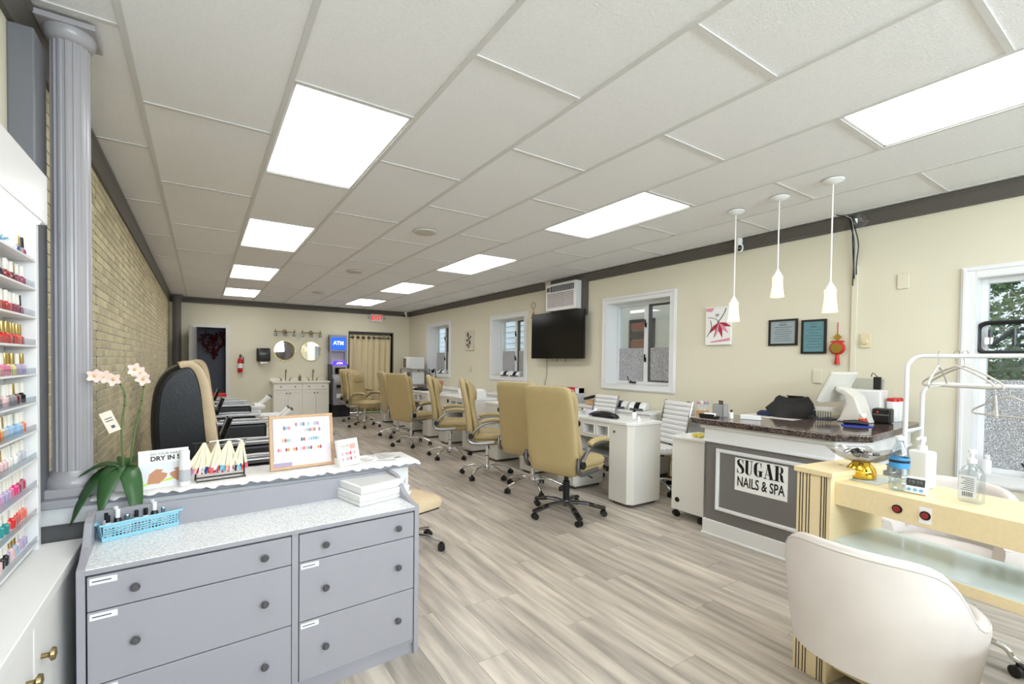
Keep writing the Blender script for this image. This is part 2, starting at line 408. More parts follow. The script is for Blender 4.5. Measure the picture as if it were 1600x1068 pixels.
# shop front glazing behind the camera
fr = MB(); frm = [(-.2, 4.4, .25, 2.45)]
for xx in (-.2, 1.3, 2.85, 4.35): fr.box(xx, xx+.05, YF-.12, YF-.06, .25, 2.45)
fr.box(-.2, 4.4, YF-.12, YF-.06, .25, .30); fr.box(-.2, 4.4, YF-.12, YF-.06, 2.40, 2.45)
w5 = struct(fr.build('window_5', WHITEP))
for xx in (-.15, 1.35, 2.9): MB().box(xx, xx+1.45, YF-.095, YF-.09, .30, 2.40).build('pane', GLASS, w5)

# ---------------------------------------------------------------- outside
GRASS = M('lawn_green', (120, 150, 70), .95, var=.25, vscale=9, bump=.6, bscale=80)
struct(MB().box(XR+.35, 40, -25, 45, -.6, -.45).box(-30, XR+.35, -25, YF-.25, -.6, -.45).build('ground', GRASS))
struct(MB().box(6.6, 12.5, -25, 3.0, -.45, -.44).build('road', M('asphalt', (128, 128, 130), .9, var=.1, vscale=30)))
SIDING = M('white_vinyl_siding', (236, 239, 244), .55)
t = thing('neighbour_house', 'neighbouring house wall with white lap siding and a beige section seen through windows', 'house', (8.0, 4.6, -.45))
b = MB()
for i in range(30):
    z = i*.17; b.prism([(0, z), (-.05, z), (-.004, z+.165), (0, z+.165)], 4.4, 22, 'y')
b.build('lap_siding', SIDING, t); MB().box(.0, 4, 4.4, 22, 0, 5.1).build('house_body', SIDING, t)
MB().box(-.03, 4, 0, 4.4, 0, 5.1).build('beige_wall', M('beige_stucco', (214, 204, 190), .8), t)
p0 = on(983, 500, x=7.95); p1 = on(1022, 548, x=7.95)
wy0, wy1, wz0, wz1 = p1.y-4.6, p0.y-4.6, p1.z+.45, p0.z+.45
wd = frame4(MB(), wy0, wy1, wz0, wz1, .06, -.06, -.03).build('house_window', M('brown_shutter_frame', (70, 60, 56), .6), t)
for q in range(3):
    h = (wz1-wz0-.12)/3
    MB().box(-.055, -.03, wy0+.06, wy1-.06, wz0+.06+q*h+.01, wz0+.06+(q+1)*h-.01).build('blind_panel', M('rust_blind_%d' % (q % 2), ((150, 92, 74), (84, 70, 66))[q % 2], .7), wd)
def bush(name, label, c, rx, ry, rz_, nl, seed, col):
    rnd = random.Random(seed); t = thing(name, label, 'shrub', (c[0], c[1], -.45))
    b = MB()
    for i in range(nl):
        a, ph, rr = rnd.random()*2*PI, math.acos(2*rnd.random()-1), .55+.45*rnd.random()**.5
        p = Vector((rx*rr*math.sin(ph)*math.cos(a), ry*rr*math.sin(ph)*math.sin(a), c[2]+rz_*rr*math.cos(ph)))
        d = Vector((rnd.uniform(-1, 1), rnd.uniform(-1, 1), rnd.uniform(-.6, 1))).normalized(); e = d.cross(Vector((rnd.uniform(-1, 1), rnd.uniform(-1, 1), rnd.uniform(-1, 1)))).normalized()
        s_ = rnd.uniform(.05, .1); b.add([p, p+d*s_*.5+e*s_*.3, p+d*s_, p+d*s_*.5-e*s_*.3], [(0, 1, 2, 3)])
    struct(b.build('foliage', M('leaf_green_%s' % seed, col, .6, var=.2, vscale=4), t), 'stuff')
    MB().tube([(0, 0, -.0), (.05, .02, c[2]*.6), (0, 0, c[2])], [.06, .05, .03], 8).build('trunk', M('bark', (86, 72, 58), .9), t, smooth=True)
bush('shrub', 'leafy green bush outside the window behind the reversed neon sign', (7.0, 1.55, 2.2), .8, .6, 1.0, 2600, 3, (104, 132, 84))
bush('shrub', 'pale grey-green tree farther off beyond the road', (14.0, .9, 3.2), 2.0, 2.2, 2.2, 3500, 4, (150, 166, 140))
b = MB()
RED = M('red_clay_brick', (150, 108, 98), .85, rand=.2, var=.1, vscale=10)
t = thing('brick_building', 'low reddish brick building across the road beyond the shop window', 'building', (16.5, -6, -.45))
MB().box(0, 6, -4, 11, 0, 1.7).build('wall', M('grey_mortar', (170, 160, 152), .9), t)
for i in range(20):
    for j in range(44): b.box(-.02, .0, -4+j*.34+(i % 2)*.17, -4+j*.34+.32+(i % 2)*.17, i*.085, i*.085+.07)
struct(b.build('brick_courses', RED, t), 'stuff')
MB().box(-.3, 6.3, -4.3, 11.3, 1.7, 1.95).build('roof', M('grey_shingle', (128, 124, 122), .9, var=.1, vscale=20), t)
t = thing('brick_building', 'dark brick building opposite the shop front, seen only in the mirrors', 'building', (2, -14, -.45))
MB().box(-12, 12, -6, 0, 0, 5).build('wall', M('dark_red_brick', (110, 84, 76), .9, var=.1, vscale=3), t); MB().box(-12.3, 12.3, -6.3, .3, 5, 5.4).build('roof', M('grey_shingle', (128, 124, 122), .9), t)
for i in range(6): MB().box(-10+i*3.6, -8.4+i*3.6, 0, .04, 1.2, 3.0).build('window', M('dark_pane', (60, 66, 74), .2), t)
# reversed OPEN sign hanging in the big window (read from the street)
sx_ = XR+.06; p0 = on(1529, 505, x=sx_); p1 = on(1529, 551, x=sx_)
t = thing('open_sign', 'black framed neon OPEN sign seen from behind, hanging in the big window', 'sign', (sx_, p0.y, p1.z))
H_ = p0.z-p1.z; W_ = .66
pts = []
for cx_, cz_, a0 in ((-.05, H_-.05, 0), (-W_+.05, H_-.05, 90), (-W_+.05, .05, 180), (-.05, .05, 270)): pts += arc((0, cx_, cz_), .05, a0, a0+90, 5, 'yz')
MB().tube(pts, .016, 8, closed=True).build('frame', BLACK, t, smooth=True)
lw = (W_-.1)/4; tubem = M('dark_neon_tube', (52, 56, 62), .25)
def stroke(nm, ps, parent=t): MB().tube([(0, -y_, z_) for y_, z_ in ps], .013, 8).build(nm, tubem, parent, smooth=True)
g, h0, h1 = .012, .05, H_-.05
for i, ch in enumerate('NEPO'):
    a, c = .05+i*lw+g, .05+(i+1)*lw-g
    if ch == 'N': stroke('letter_n', [(a, h0), (a, h1)]); stroke('letter_n', [(a, h0), (c, h1)]); stroke('letter_n', [(c, h1), (c, h0)])
    if ch == 'E': stroke('letter_e', [(a, h0), (c, h0), (c, h1), (a, h1)]); stroke('letter_e', [(a, (h0+h1)/2), (c, (h0+h1)/2)])
    if ch == 'P': stroke('letter_p', [(c, h0), (c, h1), (a, h1), (a, (h0+h1)/2), (c, (h0+h1)/2)])
    if ch == 'O': stroke('letter_o', [(a, h0), (c, h0), (c, h1), (a, h1), (a, h0)])
MB().box(-.012, .012, -.075, -.035, .06, .11).build('rating_label', PAPER, t)
for yy in (-.12, -W_+.12): MB().tube([(0, yy, H_+.01), (0, (yy-W_/2)/2-.02, H_+.18), (0, -W_/2, H_+.36)], .003, 6).build('chain', SILVER, t)

# ---------------------------------------------------------------- back wall
b = MB(); x0, x1, _, zt = DOORH
b.box(x0-.07, x0, YB-.02, YB+.15, 0, zt+.07); b.box(x1, x1+.07, YB-.02, YB+.15, 0, zt+.07); b.box(x0, x1, YB-.02, YB+.15, zt, zt+.07)
d1 = struct(b.build('door_1', M('door_casing_white', (222, 221, 214), .45), bevel=.004))
lf = MB(Matrix.Translation((x0-.01, YB-.03, 0)) @ Matrix.Rotation(math.radians(-97), 4, 'Z')); lf.box(0, .74, -.02, .02, .01, 2.0)
lo = lf.build('door_leaf', M('door_grey', (168, 168, 166), .45), d1, bevel=.003)
kb = MB(lf.M @ Matrix.Translation((.68, -.02, 1.0)) @ Matrix.Rotation(PI/2, 4, 'X')); kb.lathe([(.012, 0), (.012, .03), (.028, .04), (.028, .06), (.0, .066)], n=14); kb.build('knob', SILVER, lo, smooth=True)
# heart wreath on the dark wall beyond the doorway
t = thing('heart_wreath', 'dark red heart-shaped leafy wreath hanging in the dark doorway', 'wreath', (.22, YB+.35, 1.70))
b = MB(); rnd = random.Random(5)
for i in range(240):
    a = rnd.random()*2*PI; rr = rnd.random()**.5
    hx, hz = .26*rr*math.sin(a)**3*1.1, .02*rr*(13*math.cos(a)-5*math.cos(2*a)-2*math.cos(3*a)-math.cos(4*a))
    d = Vector((rnd.uniform(-1, 1), rnd.uniform(-1.2, -.1), rnd.uniform(-1, 1))).normalized()*.07; e = d.cross(Vector((.3, 1, .2))).normalized()*.022; p = Vector((hx, 0, hz))
    b.add([p, p+d*.5+e, p+d, p+d*.5-e], [(0, 1, 2, 3)])
struct(b.build('leaves', M('burgundy_leaf', (70, 16, 20), .5), t), 'stuff')
MB().tube([(.2*math.sin(a)**3, .01, .015*(13*math.cos(a)-5*math.cos(2*a)-2*math.cos(3*a)-math.cos(4*a))) for a in [2*PI*i/32 for i in range(32)]], .02, 6, closed=True).build('ring', M('dark_twig', (40, 20, 20), .8), t)
# dark corner post / far pilaster at the end of the brick wall
t = thing('corner_column', 'dark taupe fluted column in the far corner beside the doorway', 'column', (-.43, 11.35, 0))
def column_parts(t, r, h, mat, base=0):
    n = 96; ring = lambda q, z: [((q*(1-(.06 if (j % 6) in (2, 3, 4) else 0)))*math.cos(2*PI*j/n), (q*(1-(.06 if (j % 6) in (2, 3, 4) else 0)))*math.sin(2*PI*j/n), z) for j in range(n)]
    MB().loft([ring(r, .09), ring(r*.97, h-.06)]).build('shaft', mat, t, smooth=25)
    MB().box(-r*1.5, r*1.5, -r*1.5, r*1.5, 0, .035).build('plinth', mat, t, bevel=.004)
    MB().lathe([(r*1.42, .035), (r*1.45, .055), (r*1.3, .07), (r*1.12, .08), (r*1.08, .095)], n=40).build('base_moulding', mat, t, smooth=True)
    MB().lathe([(r*.97, h-.07), (r*1.15, h-.06), (r*1.28, h-.04), (r*1.3, h-.022)], n=40).build('capital', mat, t, smooth=True)
    MB().box(-r*1.42, r*1.42, -r*1.42, r*1.42, h-.022, h).build('abacus', mat, t, bevel=.003)
column_parts(t, .075, ZC-.004, M('taupe_column', (104, 97, 90), .45))
# extinguisher
t = thing('fire_extinguisher', 'small red fire extinguisher hung on the cream back wall', 'extinguisher', (.715, YB-.065, 1.05))
MB().lathe([(.0, 0), (.045, .005), (.05, .02), (.05, .27), (.04, .31), (.018, .33), (.018, .35)], n=18).build('cylinder', M('extinguisher_red', (196, 24, 28), .3), t, smooth=True)
MB().lathe([(.0505, .1), (.0515, .1), (.0515, .2), (.0505, .2)], n=18, ring=True).build('paper_band', PAPER, t, smooth=True)
b = MB().box(-.02, .02, -.02, .02, .345, .38); b.box(-.012, .03, -.075, .01, .375, .39); b.box(-.01, .02, -.06, .01, .395, .405); b.build('valve', BLACK, t)
MB().tube([(.03, 0, .36), (.065, 0, .33), (.06, -.01, .2)], .01, 8).build('hose', BLACK, t, smooth=True); MB().box(-.03, .03, .045, .06, .22, .33).build('bracket', SILVER, t)
# towel dispenser
t = thing('towel_dispenser', 'dark grey paper towel dispenser on the back wall', 'dispenser', (1.17, YB-.01, 1.30))
b = MB().pillow([(0, -.1, .0, .13, .09), (0, -.105, .03, .14, .105), (0, -.105, .27, .14, .105), (0, -.1, .3, .13, .095)], 24, 6); b.build('housing', M('smoke_grey_plastic', (48, 46, 44), .25), t, smooth=True)
MB().box(-.142, .142, -.215, -.10, .10, .112).build('seam_band', BLACK, t); 
MB().loft([[(-.07, -.17, .005), (.07, -.17, .005), (.07, -.165, .005), (-.07, -.165, .005)], [(-.06, -.2, -.05), (.08, -.19, -.035), (.08, -.186, -.035), (-.06, -.195, -.05)]]).build('paper_sheet', PAPER, t)
# mirrors and lamp bars
for q, cx_ in enumerate((1.626, 2.204)):
    t = thing('round_mirror', 'round thin-rimmed wall mirror above the %s sink of the white vanity' % ('left', 'right')[q], 'mirror', (cx_, YB-.004, 1.555), group='round mirrors over the vanity')
    b = MB(Matrix.Rotation(PI/2, 4, 'X')); b.lathe([(.0, 0), (.222, 0), (.222, .014), (.0, .014)], n=48); b.build('mirror_glass', M('mirror_silver', (235, 238, 240), .02, 1), t)
    b = MB(Matrix.Rotation(PI/2, 4, 'X')); b.lathe([(.222, 0), (.232, 0), (.232, .02), (.222, .02)], n=48, ring=True); b.build('rim', GOLD, t, smooth=True)
    t = thing('vanity_light_bar', 'brass three-arm light bar above the %s round mirror' % ('left', 'right')[q], 'wall light', (cx_+.0, YB-.004, 1.99), group='brass light bars')
    MB().cyl((-.24, -.07, 0), (.24, -.07, 0), .009, n=10).build('bar', BRASS, t, smooth=True)
    b = MB(Matrix.Rotation(PI/2, 4, 'X')); b.lathe([(.0, 0), (.055, 0), (.05, .014), (.015, .02), (.012, .08)], n=20); b.build('back_plate', BRASS, t, smooth=True)
    for xx in (-.2, 0, .2):
        MB().lathe([(.006, -.02), (.016, -.012), (.018, 0), (.012, .015), (.008, .05), (.0, .055)], (xx, -.07, .01), 12).build('socket', BRASS, t, smooth=True)
        MB().lathe([(.02, 0), (.038, -.03), (.04, -.07), (.034, -.09), (.032, -.09), (.037, -.07), (.035, -.03), (.018, 0)], (xx, -.07, -.02), 14, True).build('glass_shade', CLEAR, t, smooth=True)
# vanity cabinet
vy0, vy1 = 11.13, YB-.003
t = thing('vanity', 'white shaker double sink vanity against the back wall', 'vanity', (1.335, vy0, 0))
VW = 1.19; VH = .86; VM = M('vanity_white', (240, 236, 224), .4)
MB().box(0, VW, .02, vy1-vy0, .08, VH-.04).build('carcass', VM, t); MB().box(.02, VW-.02, .06, vy1-vy0, 0, .08).build('toe_kick', DGREY, t)
for i in range(2):
    a = i*VW/2
    d = MB().box(a+.012, a+VW/2-.012, 0, .02, VH-.19, VH-.055).build('drawer_front', VM, t, bevel=.003)
    for xx in (.15, .45): MB().lathe([(.0, .03), (.014, .028), (.014, .018), (.006, .012), (.006, 0)], n=10).build('knob', BLACK, d, loc=(a+xx, 0, VH-.12)); bpy.context.scene.collection.objects[-1].rotation_euler = (PI/2, 0, 0)
    for j in range(2):
        c0 = a+.012+j*(VW/2-.012)/2; c1 = c0+(VW/2-.03)/2
        b = frame4(MB(Matrix(((0, 1, 0, 0), (1, 0, 0, 0), (0, 0, 1, 0), (0, 0, 0, 1)))), c0, c1, .10, VH-.20, .05, 0, .02); b.box(.008, .02, c0+.05, c1-.05, .15, VH-.25)
        d = b.build('door', VM, t); MB().lathe([(.0, .03), (.014, .028), (.014, .018), (.006, .012), (.006, 0)], n=10).build('knob', BLACK, d, loc=((c1-.03) if j == 0 else (c0+.03), 0, VH-.27)); bpy.context.scene.collection.objects[-1].rotation_euler = (PI/2, 0, 0)
MB().box(-.02, VW+.02, -.02, vy1-vy0, VH-.04, VH).build('countertop', M('ivory_cultured_marble', (244, 238, 222), .2), t, bevel=.006)
MB().box(-.02, VW+.02, vy1-vy0-.02, vy1-vy0, VH, VH+.07).build('backsplash', M('ivory_cultured_marble', (244, 238, 222), .2), t)
for cx_ in (VW*.25, VW*.75):
    f = MB().tube([(cx_, .35, VH), (cx_, .35, VH+.2), (cx_, .33, VH+.25), (cx_, .29, VH+.26), (cx_, .26, VH+.23), (cx_, .255, VH+.19)], .012, 10).build('faucet_spout', BRASS, t, smooth=True)
    for s_ in (-1, 1):
        MB().lathe([(.022, 0), (.02, .015), (.01, .03), (.01, .06)], (cx_+s_*.09, .36, VH), 12).build('tap_base', BRASS, t, smooth=True); MB().cyl((cx_+s_*.08, .36, VH+.055), (cx_+s_*.15, .35, VH+.07), .006, n=8).build('tap_lever', BRASS, t)
tag(MB().lathe([(.0, 0), (.03, 0), (.032, .02), (.03, .09), (.012, .11), (.012, .13), (.006, .13), (.006, .16), (.0, .16)], n=14).build('soap_bottle', M('amber_soap', (120, 96, 60), .25), loc=(1.93, 11.42, VH+.001), smooth=True), 'small dark soap bottle between the two vanity faucets', 'bottle')
# ATM
t = thing('cash_machine', 'freestanding grey and black cash machine with blue ATM sign by the curtain', 'cash machine', (2.59, 11.12, 0))
ATMG = M('atm_grey', (150, 152, 156), .4); BLUE = M('atm_blue_sign', (26, 74, 190), .3, emit=1.2); WL = M('white_lettering', (255, 255, 255), .5, emit=1.2)
MB().box(0, .42, .0, .46, 0, .28).build('base', M('atm_black', (22, 22, 26), .4), t, bevel=.006)
MB().prism([(0, .28), (0, .82), (.03, .9), (.10, 1.0), (.14, 1.22), (.46, 1.22), (.46, .28)], .03, .39, 'x').build('cabinet', ATMG, t, bevel=.012)
MB().prism([(-.01, .84), (.02, .92), (.09, 1.02), (.12, 1.24), (.46, 1.26), (.46, .84)], .0, .03, 'x').build('side_fascia', M('atm_black', (22, 22, 26), .4), t, bevel=.006)
MB().prism([(-.01, .84), (.02, .92), (.09, 1.02), (.12, 1.24), (.46, 1.26), (.46, .84)], .39, .42, 'x').build('side_fascia', M('atm_black', (22, 22, 26), .4), t, bevel=.006)
MB().box(.09, .33, .085, .12, 1.03, 1.17).build('screen', BLACKG, t); MB().box(.06, .36, .02, .06, .86, .92).build('keypad', LGREY, t, bevel=.004)
MB().box(.1, .3, -.015, .0, .70, .76).build('cash_slot', BLACK, t); MB().box(.1, .22, -.006, .01, .45, .55).build('notice', PAPER, t)
MB().prism([(.03, 1.22), (.39, 1.22), (.33, 1.33), (.09, 1.33)], .16, .24, 'y').build('crest', M('atm_violet_sign', (70, 40, 200), .3, emit=1.5), t)
text('crest_text', 'ATM', .07, WL, t, (.21, .157, 1.272), RY)
for xx in (.0, .37): MB().box(xx, xx+.05, .3, .38, 1.22, 1.93).build('sign_post', ATMG, t, bevel=.004)
MB().box(0, .42, .28, .40, 1.55, 1.96).build('sign_box', ATMG, t, bevel=.012); MB().box(.035, .385, .27, .285, 1.6, 1.9).build('sign_face', BLUE, t); text('sign_text', 'ATM', .12, WL, t, (.21, .268, 1.76), RY, offset=.002)
# curtain in the right opening
b = MB(); x0, x1 = CURT[0]+.02, CURT[1]-.02; nfold = 90; top, bot = 1.99, .03
rows = []
for z in [bot+(top-bot)*i/10 for i in range(11)]:
    amp = .028*(.5+.5*(1-(z-bot)/(top-bot)))+.012
    rows.append([(x0+(x1-x0)*j/nfold, YB+.05+amp*math.sin(j/nfold*2*PI*7+.35*math.sin(z*2))+.006*math.sin(j*1.3), z) for j in range(nfold+1)])
vs = [p for r_ in rows for p in r_]; n1 = nfold+1
b.add(vs, [(i*n1+j, i*n1+j+1, (i+1)*n1+j+1, (i+1)*n1+j) for i in range(10) for j in range(nfold)])
t = thing('curtain', 'beige grommet curtain filling the doorway beside the cash machine', 'curtain', (0, 0, 0)); t.location = (x0, YB+.05, 0)
for i_, p in enumerate(b.v): b.v[i_] = (p[0]-x0, p[1]-YB-.05, p[2])
fab = b.build('fabric', M('beige_curtain', (226, 210, 172), .9, var=.03, vscale=4), t, smooth=True); sm = fab.modifiers.new('thick', 'SOLIDIFY'); sm.thickness = .004
MB().cyl((-.01, 0, 1.93), (x1-x0+.01, 0, 1.93), .011, n=10).build('rod', BLACK, t)
for i in range(8):
    xx = (i+.5)*(x1-x0)/8; MB(Matrix.Translation((xx, -.028, 1.93)) @ Matrix.Rotation(PI/2, 4, 'X')).lathe([(.02, -.004), (.034, -.004), (.036, 0), (.034, .004), (.02, .004)], n=18, ring=True).build('grommet', HANDLE, t, smooth=True)
b = MB(); x0, x1, _, zt = CURT
b.box(x0-.03, x0, YB-.012, YB+.15, 0, zt+.03); b.box(x1, x1+.03, YB-.012, YB+.15, 0, zt+.03); b.box(x0, x1, YB-.012, YB+.15, zt, zt+.03)
struct(b.build('door_2', M('taupe_trim', (92, 88, 82), .45)))
# exit sign, cameras
t = thing('exit_sign', 'white emergency exit sign with red EXIT letters and twin lamps', 'sign', (3.80, YB-.005, 2.345))
MB().box(-.15, .15, -.05, 0, 0, .19).build('housing', PLASTW, t, bevel=.006); text('lettering', 'EXIT', .17, M('exit_red', (225, 40, 40), .4, emit=.6), t, (0, -.0515, .095), RY, offset=.004, sx=.85)
for s_ in (-1, 1):
    MB(Matrix.Translation((s_*.20, -.03, .1)) @ Matrix.Rotation(PI/2, 4, 'X')).lathe([(.0, -.02), (.03, -.02), (.036, .03), (.03, .04), (.0, .03)], n=16).build('lamp_head', LGREY, t, smooth=True); MB().box(min(s_*.15, s_*.18), max(s_*.15, s_*.18), -.03, -.015, .09, .11).build('lamp_arm', PLASTW, t)
def dome_cam(loc, label):
    t = thing('security_camera', label, 'camera', loc)
    MB().lathe([(.03, 0), (.034, -.02), (.03, -.06), (.032, -.07)], n=18).build('bracket', PLASTW, t, smooth=True)
    MB().lathe([(.034, -.06), (.042, -.075), (.042, -.11), (.03, -.135), (.0, -.14)], n=18).build('body', PLASTW, t, smooth=True)
    MB(Matrix.Translation((-.03, -.03, -.105)) @ Matrix.Rotation(math.radians(-45), 4, 'Z') @ Matrix.Rotation(PI/2, 4, 'Y')).lathe([(.0, -.02), (.03, -.02), (.03, -.0), (.02, .01), (.0, .012)], n=16).build('lens', BLACKG, t, smooth=True)
    MB().tube([(.02, 0, 0), (.025, .01, -.03), (.024, .02, -.08)], .004, 6).build('cable', BLACK, t)
p = on(637, 494, x=4.55); dome_cam((4.55, 11.48, ZC), 'small white ball camera in the far ceiling corner')
p = on(1152, 395, x=XR-.09); dome_cam((XR-.062, p.y, ZC), 'white ball camera on the right wall behind the pendants')
# ---------------------------------------------------------------- right wall fixtures
p0 = on(834, 492, x=XR-.13); p1 = on(911, 560, x=XR-.13)
t = thing('television', 'large black flat television on an arm bracket on the right wall', 'television', (XR-.13, (p0.y+p1.y)/2, (p0.z+p1.z)/2), math.radians(2))
tw, th = (p0.y-p1.y)/2, (p0.z-p1.z)/2
MB().box(-.02, .02, -tw, tw, -th, th).build('bezel', BLACKG, t, bevel=.004); MB().box(-.023, -.019, -tw+.015, tw-.015, -th+.02, th-.015).build('screen', M('tv_screen', (3, 3, 4), .15), t); MB().box(.02, .06, -.3, .3, -.25, .25).build('back_housing', BLACK, t)
MB().box(.06, .13, -.1, .1, -.12, .12).build('wall_bracket', BLACK, t)
for yy in (-.02, -.2): MB().tube([(.0, yy, -th), (.0, yy, -th-.05)], .004, 6).build('pull_cord', BLACK, t)
MB().tube([(.03, .25, -th), (.1, .33, -th-.25), (.118, .42, -th-.5), (.118, .43, -th-.7)], .004, 6).build('power_cable', BLACK, t)
p0 = on(853, 446, x=XR-.14); p1 = on(899, 481, x=XR-.14)
t = thing('air_conditioner', 'white through-the-wall air conditioner high above the television', 'air conditioner', (XR, (p0.y+p1.y)/2, p1.z))
aw, ah = (p0.y-p1.y)/2, min(p0.z, ZC-.01)-p1.z
MB().box(-.14, -.002, -aw, aw, 0, ah).build('casing', PLASTW, t, bevel=.008)
MB().box(-.145, -.138, -aw+.04, aw-.12, ah*.7, ah-.04).build('control_strip', M('ac_dark_vent', (70, 68, 70), .5), t)
MB().box(-.145, -.138, aw-.1, aw-.03, ah*.72, ah-.05).build('control_panel', DGREY, t)
for i in range(12):
    y_ = -aw+.06+i*(2*aw-.2)/12; MB().box(-.152, -.144, y_, y_+.008, ah*.71, ah-.05).build('vent_fin', LGREY, t)
for i in range(3):
    y_ = -aw+.04+i*(2*aw-.08)/3; g_ = MB().box(-.146, -.138, y_+.008, y_+(2*aw-.08)/3-.008, .05, ah*.64).build('grille_panel', M('ac_grille_mauve', (178, 166, 166), .5), t)
    for j in range(9): MB().box(-.15, -.145, y_+.01, y_+(2*aw-.08)/3-.01, .06+j*ah*.062, .066+j*ah*.062).build('louvre', PLASTW, g_)
struct(MB().box(XR-.03, XR-.001, p1.y-.12, p0.y+.02, p1.z-.10, ZC-.002).build('trim_5', M('taupe_trim', (92, 88, 82), .45)))
def canvas(name, label, q, depth=.02):
    a, c = on(q[0], q[1], x=XR-depth), on(q[2], q[3], x=XR-depth)
    t = thing(name, label, 'picture', (XR-.001, (a.y+c.y)/2, (a.z+c.z)/2)); return t, abs(a.y-c.y)/2, abs(a.z-c.z)/2
t, hw, hh = canvas('wall_canvas', 'white canvas painting of a dancer in a red dress', (1104, 481, 1142, 538))
MB().box(-.03, 0, -hw, hw, -hh, hh).build('canvas', PAPER, t, bevel=.003)
def dab(nm, ps, wd_, mat, x_=-.0315, par=t): MB().tube([(x_, y_, z_) for y_, z_ in spline(ps, 4)], wd_, 6, flat=.05 if False else 1).build(nm, mat, par)
REDP = M('crimson_paint', (176, 40, 62), .6); PINK = M('rose_paint', (226, 150, 172), .6); INK = M('black_ink', (26, 24, 28), .6)
def blob(nm, poly, mat, par, x_=-.031): MB().prism([(y_, z_) for y_, z_ in poly], x_-.0008, x_+.002, 'x').build(nm, mat, par)
for sc_, mt_ in ((1, REDP),):
    for a in range(5):
        an = math.radians(200+a*28); L_ = hh*(.85-.06*abs(a-2)); ox, oz = -.01, hh*.18
        u, v = math.cos(an), math.sin(an); 
        blob('petal_stroke', [(ox, oz), (ox+u*L_*.5-v*.022, oz+v*L_*.5+u*.022), (ox+u*L_, oz+v*L_), (ox+u*L_*.5+v*.02, oz+v*L_*.5-u*.02)], REDP if a % 2 == 0 else PINK, t, -.031-.0003*a)
blob('pink_wash', [(hw*.95, hh*.95), (hw*.3, hh*.95), (hw*.5, hh*.75), (hw*.95, hh*.8)], PINK, t); blob('pink_wash', [(hw*.6, -hh*.82), (-hw*.95, -hh*.65), (-hw*.95, -hh*.8), (hw*.5, -hh*.88)], PINK, t)
dab('ink_line', [(-hw*.65, hh*.9), (-hw*.45, hh*.6), (-hw*.1, hh*.25), (.0, hh*.1)], .0035, INK); dab('ink_line', [(hw*.8, hh*.45), (hw*.4, hh*.42), (.0, hh*.25), (.02, -hh*.2), (hw*.3, -hh*.6)], .003, INK); dab('ink_line', [(.005, hh*.5), (-.01, hh*.58), (.01, hh*.62), (.025, hh*.55), (.005, hh*.5)], .003, INK); dab('ink_line', [(hw*.6, hh*.3), (hw*.5, -hh*.1), (hw*.85, -hh*.55)], .003, INK)
t, hw, hh = canvas('wall_canvas', 'small beige canvas with a dark flower sprig between two windows', (727, 517, 740, 547))
MB().box(-.03, 0, -hw, hw, -hh, hh).build('canvas', M('beige_canvas', (216, 208, 188), .8), t, bevel=.003)
dab('stem', [(.02, -hh*.8), (0, -hh*.2), (.02, hh*.4), (.06, hh*.8)], .006, INK, par=t)
for i in range(9):
    a = i*1.9; y_, z_ = .075*math.sin(a), -hh*.6+i*hh*.16
    blob('petal', [(y_+.03*math.cos(k*PI/3+i), z_+.032*math.sin(k*PI/3+i)) for k in range(6)], INK if i % 3 else M('violet_paint', (92, 84, 120), .6), t, -.031-.0003*i)
for nm, q, pc, lab in (('certificate_frame', (1201, 500, 1245, 539), (240, 240, 240), 'black framed white certificate on the wall above the reception desk'), ('certificate_frame', (1252, 500, 1290, 552), (142, 205, 215), 'black framed turquoise licence on the wall above the reception desk')):
    t, hw, hh = canvas(nm, lab, q)
    frame4(MB(), -hw, hw, -hh, hh, .018, -.02, 0).build('frame', BLACK, t, bevel=.002); MB().box(-.01, -.001, -hw+.018, hw-.018, -hh+.018, hh-.018).build('document', M('doc_%d' % pc[0], pc, .6), t)
    MB().box(-.0165, -.0155, -hw+.018, hw-.018, -hh+.018, hh-.018).build('glazing', GLASS, t)
    ln = MB()
    for i in range(9):
        z_ = hh*.72-i*hh*.17; w0 = hw*(.25 if i in (0, 1) else .62 if i % 3 else .45); ln.box(-.0112, -.0098, -w0, w0, z_, z_+(.008 if i == 1 else .004))
    ln.build('printed_lines', M('print_grey', (90, 100, 110), .7), t)
# red knot ornament
p = on(1310, 507, x=XR-.01); p1 = on(1310, 566, x=XR-.01)
t = thing('knot_ornament', 'red and gold lucky knot charm hanging on the wall behind the monitor', 'ornament', (XR-.02, p.y, p.z))
REDS = M('lacquer_red', (200, 34, 26), .4); hh = p.z-p1.z
MB().cyl((0, 0, .02), (0, 0, -hh*.42), .004, n=6).build('cord', REDS, t); MB().cyl((0, 0, -hh*.8), (0, 0, -hh*1.05), .012, .02, n=10).build('tassel', REDS, t, smooth=True)
MB(Matrix.Translation((0, 0, -hh*.62)) @ Matrix.Rotation(-PI/2, 4, 'Y')).lathe([(.0, .02), (.035, .018), (.058, .006), (.058, -.006), (.0, -.012)], n=24).build('medallion', REDS, t, smooth=True)
MB(Matrix.Translation((-.02, 0, -hh*.62)) @ Matrix.Rotation(-PI/2, 4, 'Y')).lathe([(.026, 0), (.044, 0), (.044, .004), (.026, .004)], n=24).build('gold_ring', GOLD, t)
MB(Matrix.Rotation(math.radians(45), 4, 'X')).box(-.008, .008, -.022, .022, -.022, .022).build('gold_knot', GOLD, t, loc=(0, 0, -hh*.33)); b = MB(); b.pillow([(0, 0, -hh*.47, .006, .05), (0, 0, -hh*.44, .008, .055), (0, 0, -hh*.42, .006, .03)], 16, 2.5); b.build('lotus_cap', REDS, t, smooth=True)
